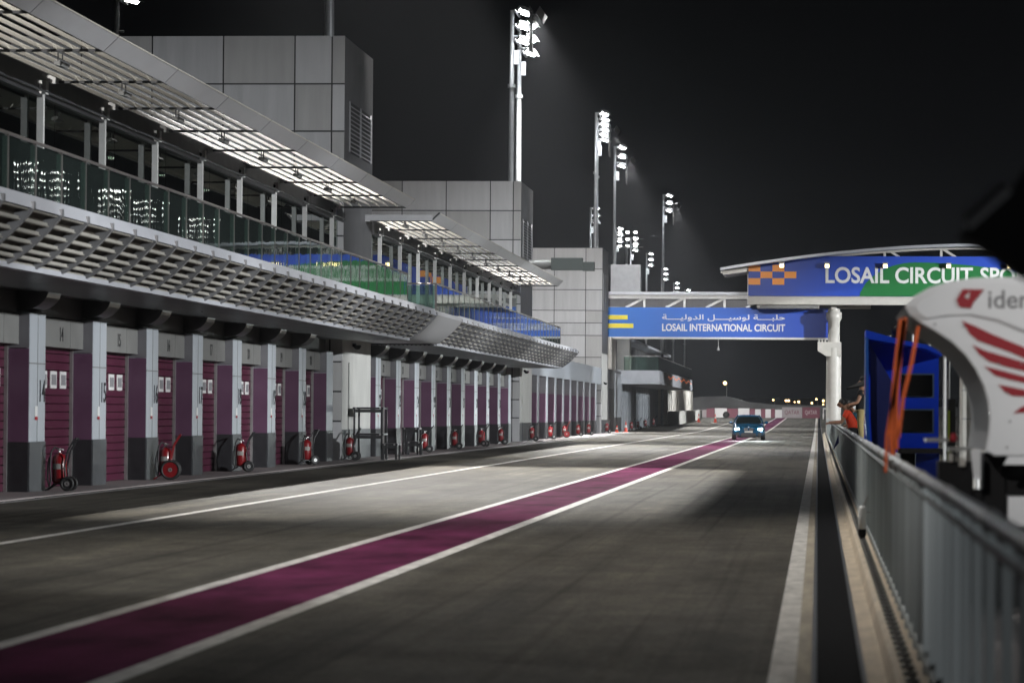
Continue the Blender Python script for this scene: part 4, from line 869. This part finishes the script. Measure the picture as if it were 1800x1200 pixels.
q = MB(); q.box(*EB(1772, 1990, 872, 925, .1, .5)); q.build("white_case", M["fairing"], eq, bev=.01)
q = MB(); q.box(*EB(1652, 1990, 926, 1066, .2, .6)); q.build("lower_case", M["cloth"], eq)
# orange straps from the fairing's tip to the fence rail
ST = thing("lashing_straps", "orange lashing straps stretched from the fairing tip down to the fence rail", "strap", (.62, 26, 1.2))
def strap(pts, wd, Y, name="strap"):
    q = MB(); k = Y / 6000
    V = [((a - 1438) * k - .62, Y - 26, 1.56 - (b - 727) * k - 1.2) for a, b in pts]
    for a, b in zip(V[:-1], V[1:]):
        d = Vector(b) - Vector(a); q.obox((Vector(a) + Vector(b)) / 2, d / 2, (0, .004, 0), Vector((wd / 2, 0, 0)))
    return q.build(name, M["strap"], ST)
strap([(1583, 562), (1574, 640), (1569, 700), (1566, 760), (1568, 800)], .034, 21.9)
strap([(1588, 560), (1580, 620), (1574, 700), (1574, 790)], .030, 21.9)
strap([(1590, 565), (1572, 680), (1558, 765), (1556, 830)], .020, 21.9)
strap([(1612, 575), (1600, 640), (1586, 700), (1578, 770)], .022, 21.9)
q = MB(); q.lathe([(.03, -.03), (.035, 0), (.03, .04)], (-.06, -.2, -.03), 'z', 10); q.lathe([(.03, -.03), (.035, 0), (.03, .04)], (-.03, -.6, -.05), 'z', 10); q.build("hook", M["steel"], ST)
# black fabric awning hanging into the upper right corner
aw = thing("black_awning", "black fabric awning with a grey tube edge hanging at the upper right", "awning", (2.1, 9.0, 0))
AW = 9.0; ka = AW / 6000; ax = lambda px: (px - 1438) * ka - 2.1; az = lambda py: 1.56 - (py - 727) * ka
q = MB(); q.prism([(ax(a), az(b)) for a, b in ((1692, 405), (1735, 370), (1775, 330), (1800, 290), (2600, 60), (2600, 600), (1850, 500), (1790, 470), (1765, 452), (1735, 428))], 'y', .0, .5); q.build("fabric", M["cloth"], aw)
q = MB(); q.tube((ax(1692), -.05, az(398)), (ax(1762), -.05, az(334)), .018, .018, 12); q.build("tube_edge", M["grey"], aw)
q = MB(); q.tube((ax(2560), .25, 0), (ax(2560), .25, az(200)), .03, .03, 10); q.build("pole", M["blacksteel"], aw)

# ================================================================== PEOPLE
def skin_body(name, joints, edges, m, parent, lv=2):
    me = bpy.data.meshes.new(name); me.from_pydata([j[:3] for j in joints], edges, []); me.materials.append(m)
    o = bpy.data.objects.new(name, me); C.objects.link(o); o.parent = parent
    sk = o.modifiers.new("Skin", 'SKIN'); sk.use_smooth_shade = True
    d = me.skin_vertices[0].data
    for i, j in enumerate(joints): r = j[3]; d[i].radius = (r, r) if not isinstance(r, tuple) else r
    d[0].use_root = True
    sb = o.modifiers.new("Sub", 'SUBSURF'); sb.levels = lv; sb.render_levels = lv
    return o
def person(label, loc, hip, chest, neck, head, armL, armR, shirt, trousers, face=(-1, 0, 0), shirt_r=.15, extra=None):
    """joints are given relative to the feet; arms = shoulder, elbow, wrist"""
    t = thing("person", label, "person", loc)
    hx, hy, hz = hip; head = (head[0], head[1], head[2] - .055)
    J = [(hx, hy, hz, .09), (hx * .6 + chest[0] * .4, hy, hz + (chest[2] - hz) * .5, .085), (*chest, .10), (*[a * .35 + b * .65 for a, b in zip(chest, neck)], .078), (*[a * .55 + b * .45 for a, b in zip(neck, head)], .062), (head[0], head[1], head[2] - .02, .112), (head[0], head[1], head[2] + .075, .105)]
    E_ = [(0, 1), (1, 2), (2, 3), (3, 4), (4, 5), (5, 6)]
    for sgn in (-1, 1):
        b = len(J); J += [(hx, hy + sgn * .09, hz - .10, .07), (hx - .02, hy + sgn * .10, hz * .52, .05), (hx + .02, hy + sgn * .10, .08, .038), (hx - .10, hy + sgn * .11, .035, .04)]
        E_ += [(0, b), (b, b + 1), (b + 1, b + 2), (b + 2, b + 3)]
    hands = []
    for arm in (armL, armR):
        b = len(J); J += [(*arm[0], .062), (*arm[1], .046), (*arm[2], .032)]; E_ += [(2, b), (b, b + 1), (b + 1, b + 2)]
        d = (Vector(arm[2]) - Vector(arm[1])).normalized(); pm = Vector(arm[2]) + d * .08; b2 = len(J); J += [(*pm, .036)]; E_ += [(b + 2, b2)]
        for k in range(4):
            off = Vector((0, 0, .026 - k * .017)); f1 = pm + d * .05 + off; f2 = f1 + d * (.035 - .004 * abs(k - 1.3)) + Vector((0, 0, -.018)); n = len(J); J += [(*f1, .010), (*f2, .009)]; E_ += [(b2, n), (n, n + 1)]
        n = len(J); th1 = Vector(arm[2]) + d * .04 + Vector((0, -.03, .02)); J += [(*th1, .011), (*(th1 + d * .04), .009)]; E_ += [(b2, n), (n, n + 1)]
    nf = Vector(face); h = Vector(head); n = len(J); J += [(*(h + nf * .06 + Vector((0, 0, -.085))), .055)]; E_ += [(5, n)]; n = len(J); J += [(*(h + nf * .135 + Vector((0, 0, -.015))), .022)]; E_ += [(5, n)]
    sd = nf.cross(Vector((0, 0, 1)))
    for sg_ in (-1, 1): n = len(J); J += [(*(h + sd * sg_ * .11 - nf * .01), .024)]; E_ += [(5, n)]
    skin_body("body", J, E_, M["skin"], t)
    sJ = [(hx, hy, hz - .15, .15), (hx, hy, hz + .06, .165), (hx * .6 + chest[0] * .4, hy, hz + (chest[2] - hz) * .5, shirt_r), (*chest, .165), (*[a * .65 + b * .35 for a, b in zip(chest, neck)], .105)]; sE = [(0, 1), (1, 2), (2, 3), (3, 4)]
    for arm in (armL, armR): b = len(sJ); m_ = [a * .45 + b_ * .55 for a, b_ in zip(arm[0], arm[1])]; sJ += [(*arm[0], .085), (*m_, .072)]; sE += [(3, b), (b, b + 1)]
    skin_body("shirt", sJ, sE, shirt, t)
    tJ = [(hx, hy, hz + .06, .150)]; tE = []
    for sgn in (-1, 1): b = len(tJ); tJ += [(hx, hy + sgn * .09, hz - .12, .118), (hx - .02, hy + sgn * .10, hz * .52, .086), (hx + .02, hy + sgn * .10, .10, .066)]; tE += [(0, b), (b, b + 1), (b + 1, b + 2)]
    skin_body("trousers", tJ, tE, trousers, t)
    hq = MB(); hq.lathe([(.01, .118), (.05, .11), (.085, .085), (.102, .045), (.106, .0), (.100, -.04), (.06, -.075), (.01, -.08)], (h.x - nf.x * .035, h.y - nf.y * .035, h.z + .055), 'z', 18); hq.build("hair", M["hair"], t)
    ey = MB()
    for sg_ in (-1, 1): c = h + nf * .102 + sd * sg_ * .035 + Vector((0, 0, .012)); ey.lathe([(.002, -.008), (.010, 0), (.002, .008)], c, 'z', 8)
    ey.build("eyes", M["ink"], t)
    return t
person("man in orange-red shirt leaning his forearms on the fence rail", (.98, 96.5, .30), (.0, 0, .90), (-.16, .0, 1.23), (-.25, 0, 1.43), (-.33, -.01, 1.55), ((-.17, -.19, 1.28), (-.33, -.22, .98), (-.60, -.16, .97)), ((-.17, .19, 1.28), (-.30, .2, 1.02), (-.55, .05, 1.0)), M["tee"], M["cloth"], (-.94, .33, 0))
person("person in teal shirt with black hair standing behind the man in orange-red", (1.16, 99, .30), (.0, 0, .88), (-.10, 0, 1.18), (-.20, 0, 1.38), (-.26, 0, 1.50), ((-.1, -.2, 1.22), (-.2, -.24, .98), (-.3, -.2, .85)), ((-.1, .2, 1.22), (-.2, .22, .98), (-.35, .15, .9)), M["teal"], M["cloth"], (-.9, .43, 0))
person("person in black top and khaki trousers standing high beside the blue stand", (1.08, 86, .80), (.0, 0, .90), (.02, 0, 1.22), (.03, 0, 1.42), (.02, 0, 1.56), ((.0, -.2, 1.28), (-.1, -.26, 1.02), (-.25, -.25, .98)), ((.0, .2, 1.28), (-.06, .25, 1.02), (-.2, .22, .95)), M["cloth"], M["khaki"], (-1, 0, 0))
q = MB(); q.box(-.3, .4, -.35, .35, 0, .5); tag(q.build("step_box", M["plate"], None, (1.08, 86, .30), bev=.01), "grey step box under the person in khaki trousers", "step box")
pa = thing("parasol", "black pit wall parasol drooping over the fence beside the blue stand", "parasol", (1.30, 84, .30))
q = MB(); tipz = 2.15; rim = [(-.62, 0, 1.86), (-.3, -.5, 1.92), (.3, -.5, 2.05), (.7, 0, 2.05), (.3, .5, 2.05), (-.3, .5, 1.92)]
q.add([(0, 0, tipz)] + rim + [(0, 0, tipz - .05)] + [(x * .97, y * .97, z - .03) for x, y, z in rim], [(0, i + 1, (i + 1) % 6 + 1) for i in range(6)] + [(7, 8 + (i + 1) % 6, 8 + i) for i in range(6)] + [(i + 1, 8 + i, 8 + (i + 1) % 6, (i + 1) % 6 + 1) for i in range(6)]); q.build("canopy", M["cloth"], pa)
q = MB(); q.tube((0, 0, 0), (0, 0, 2.15), .02, .02, 8); q.build("pole", M["blacksteel"], pa)
wp = thing("windscreen_panel", "pale curved windscreen behind the leaning man", "windscreen", (1.22, 110, .30))
q = MB(); q.loft([[(.02 + .24 * cos(a), y, 1.0 + .62 * sin(a)) for a in [i * pi / 10 for i in range(11)]] for y in (0, .05)]); q.build("panel", M["post"], wp)

# ================================================================== FAR END
BY = 440.0; gB = gz(BY)
bx = lambda px: (px - 1438) * BY / 6000
segs = [(1226, 1243, "bargrey", 1.0, "grey end panel of the far barrier behind the cones"), (1243, 1257, "barmaroon", 1.15, "short maroon barrier panel left of the first white panel"), (1257.5, 1278.5, "barwhite", 1.2, "first wide white panel of the far barrier from the terrace"), (1279, 1298, "barmaroon", 1.15, "maroon barrier panel between the two wide white panels"), (1298.5, 1318, "barwhite", 1.2, "wide white barrier panel right above the car roof"), (1318.5, 1328, "barmaroon", 1.15, "narrow maroon panel above the car's roof"),
        (1328, 1338, "barwhite", 1.1, "narrow white panel just right of the car's roof line"), (1338.5, 1346, "barmaroon", 1.15, "maroon panel between two narrow white ones"), (1346, 1355.5, "barwhite", 1.1, "last small clean white panel of the far barrier"), (1356, 1362.5, "barmaroon", 1.15, "maroon sliver before the greyish panel"), (1363, 1375, "barwhite", 1.05, "dull white panel beside the grey lettered board")]
for a, b, m_, h, lab in segs:
    q = MB(); q.box(0, bx(b) - bx(a), 0, .5, -.3, h); o = q.build("track_barrier", M[m_], None, (bx(a), BY, gB), bev=.03); tag(o, lab, "barrier", "far track barrier panels")
for a, b, m_, ink, lab in ((1375, 1410, "bargrey", "barmaroon", "grey far barrier board with faint country name lettering"), (1410.5, 1441, "barmaroon", "barink", "maroon far barrier board with pale country name lettering")):
    t = thing("barrier_board", lab, "barrier", (bx(a), BY, gB), 0, "far track barrier panels")
    q = MB(); q.box(0, bx(b) - bx(a), 0, .5, -.3, 1.4); q.build("board", M[m_], t)
    text("lettering", "QATAR", .62, M[ink], t, (.35, -.01, .38), depth=.01, bold=0, width=(bx(b) - bx(a)) - .7)
q = MB()
for x in (0, .5, 1.0): q.box(x, x + .12, 0, .12, -.2, 1.35)
q.box(0, 1.1, 0, .12, 1.2, 1.38); tag(q.build("gate_frame", M["white"], None, (bx(1446), 425, gz(425))), "white gate frame at the end of the pit wall", "gate")
q = MB(); q.lathe([(.05, -.1), (.40, -.1), (.42, .05), (.40, .2), (.05, .2)], (0, 0, .42), 'y', 20); tag(q.build("tyre", M["rubber"], None, (bx(1281), 430, gz(430))), "single tyre leaning at the foot of the maroon barrier panel", "tyre")
bnk = MB(); bp = [(-30, 0), (-24, 1.6), (-17, 2.5), (-13.5, 2.6), (-10, 1.7), (-6, 1.4), (2, 1.3), (30, 1.2), (60, 0)]
bnk.prism([(x, gz(520) + z) for x, z in bp] + [(60, -1), (-30, -1)], 'y', 500, 540); struct(bnk.build("bank", mat("bank_earth", (.10, .10, .10), .9, 0, .3, .3)))
FAR = [(1275, 673, 600, .42, "brightest single street lamp in the dark beyond the barrier"), (1246.5, 700, 700, .28, "street lamp just right of the terrace end"), (1240.6, 704, 720, .2, "dim lamp touching the terrace end"), (1359.6, 702, 760, .25, "street lamp right of the car's roof beyond the barrier"),
       (1382, 703, 720, .3, "left lamp of the close pair beyond the barrier"), (1386.5, 703, 720, .3, "right lamp of the close pair beyond the barrier"), (1397, 705.5, 800, .2, "small pale lamp between the close pair and the next"), (1404, 705, 700, .3, "street lamp above the grey lettered board"), (1427, 707, 720, .27, "street lamp above the maroon lettered board"), (1435, 700, 760, .25, "higher street lamp left of the gantry column"), (1447, 703, 700, .28, "upper lamp beside the gantry column"), (1447, 709, 760, .2, "lower lamp beside the gantry column")]
for px, py, Y, r, lab in FAR:
    r *= .75
    z = 1.56 + (723.7 - py) * Y / 6000; t = thing("street_lamp", lab, "street lamp", (P(px, Y), Y, gz(Y)), 0, "distant street lamps"); z -= gz(Y)
    q = MB(); q.tube((.3, .3, 0), (.3, .3, z), .08, .06, 6); q.tube((.3, .3, z), (0, 0, z), .05, .05, 6); q.build("pole", M["mast"], t)
    q = MB(); q.lathe([(.02, -r), (r * .8, -r * .6), (r, 0), (r * .8, r * .6), (.02, r)], (0, 0, z), 'z', 12); q.build("lamp_head", M["warm"], t)

# ================================================================== HAZE
hz = MB(); hz.box(-420, 420, -80, 900, -2.0, 60); ho = hz.build("haze", None)
hm = bpy.data.materials.new("haze_air"); hm.use_nodes = True; tt = hm.node_tree
for n in list(tt.nodes): tt.nodes.remove(n)
oo = tt.nodes.new("ShaderNodeOutputMaterial"); pv = tt.nodes.new("ShaderNodeVolumePrincipled"); pv.inputs["Color"].default_value = (.86, .90, .97, 1); pv.inputs["Density"].default_value = 0.0001; pv.inputs["Anisotropy"].default_value = 0.35
tt.links.new(pv.outputs[0], oo.inputs["Volume"]); ho.data.materials.clear(); ho.data.materials.append(hm); ho["kind"] = "stuff"
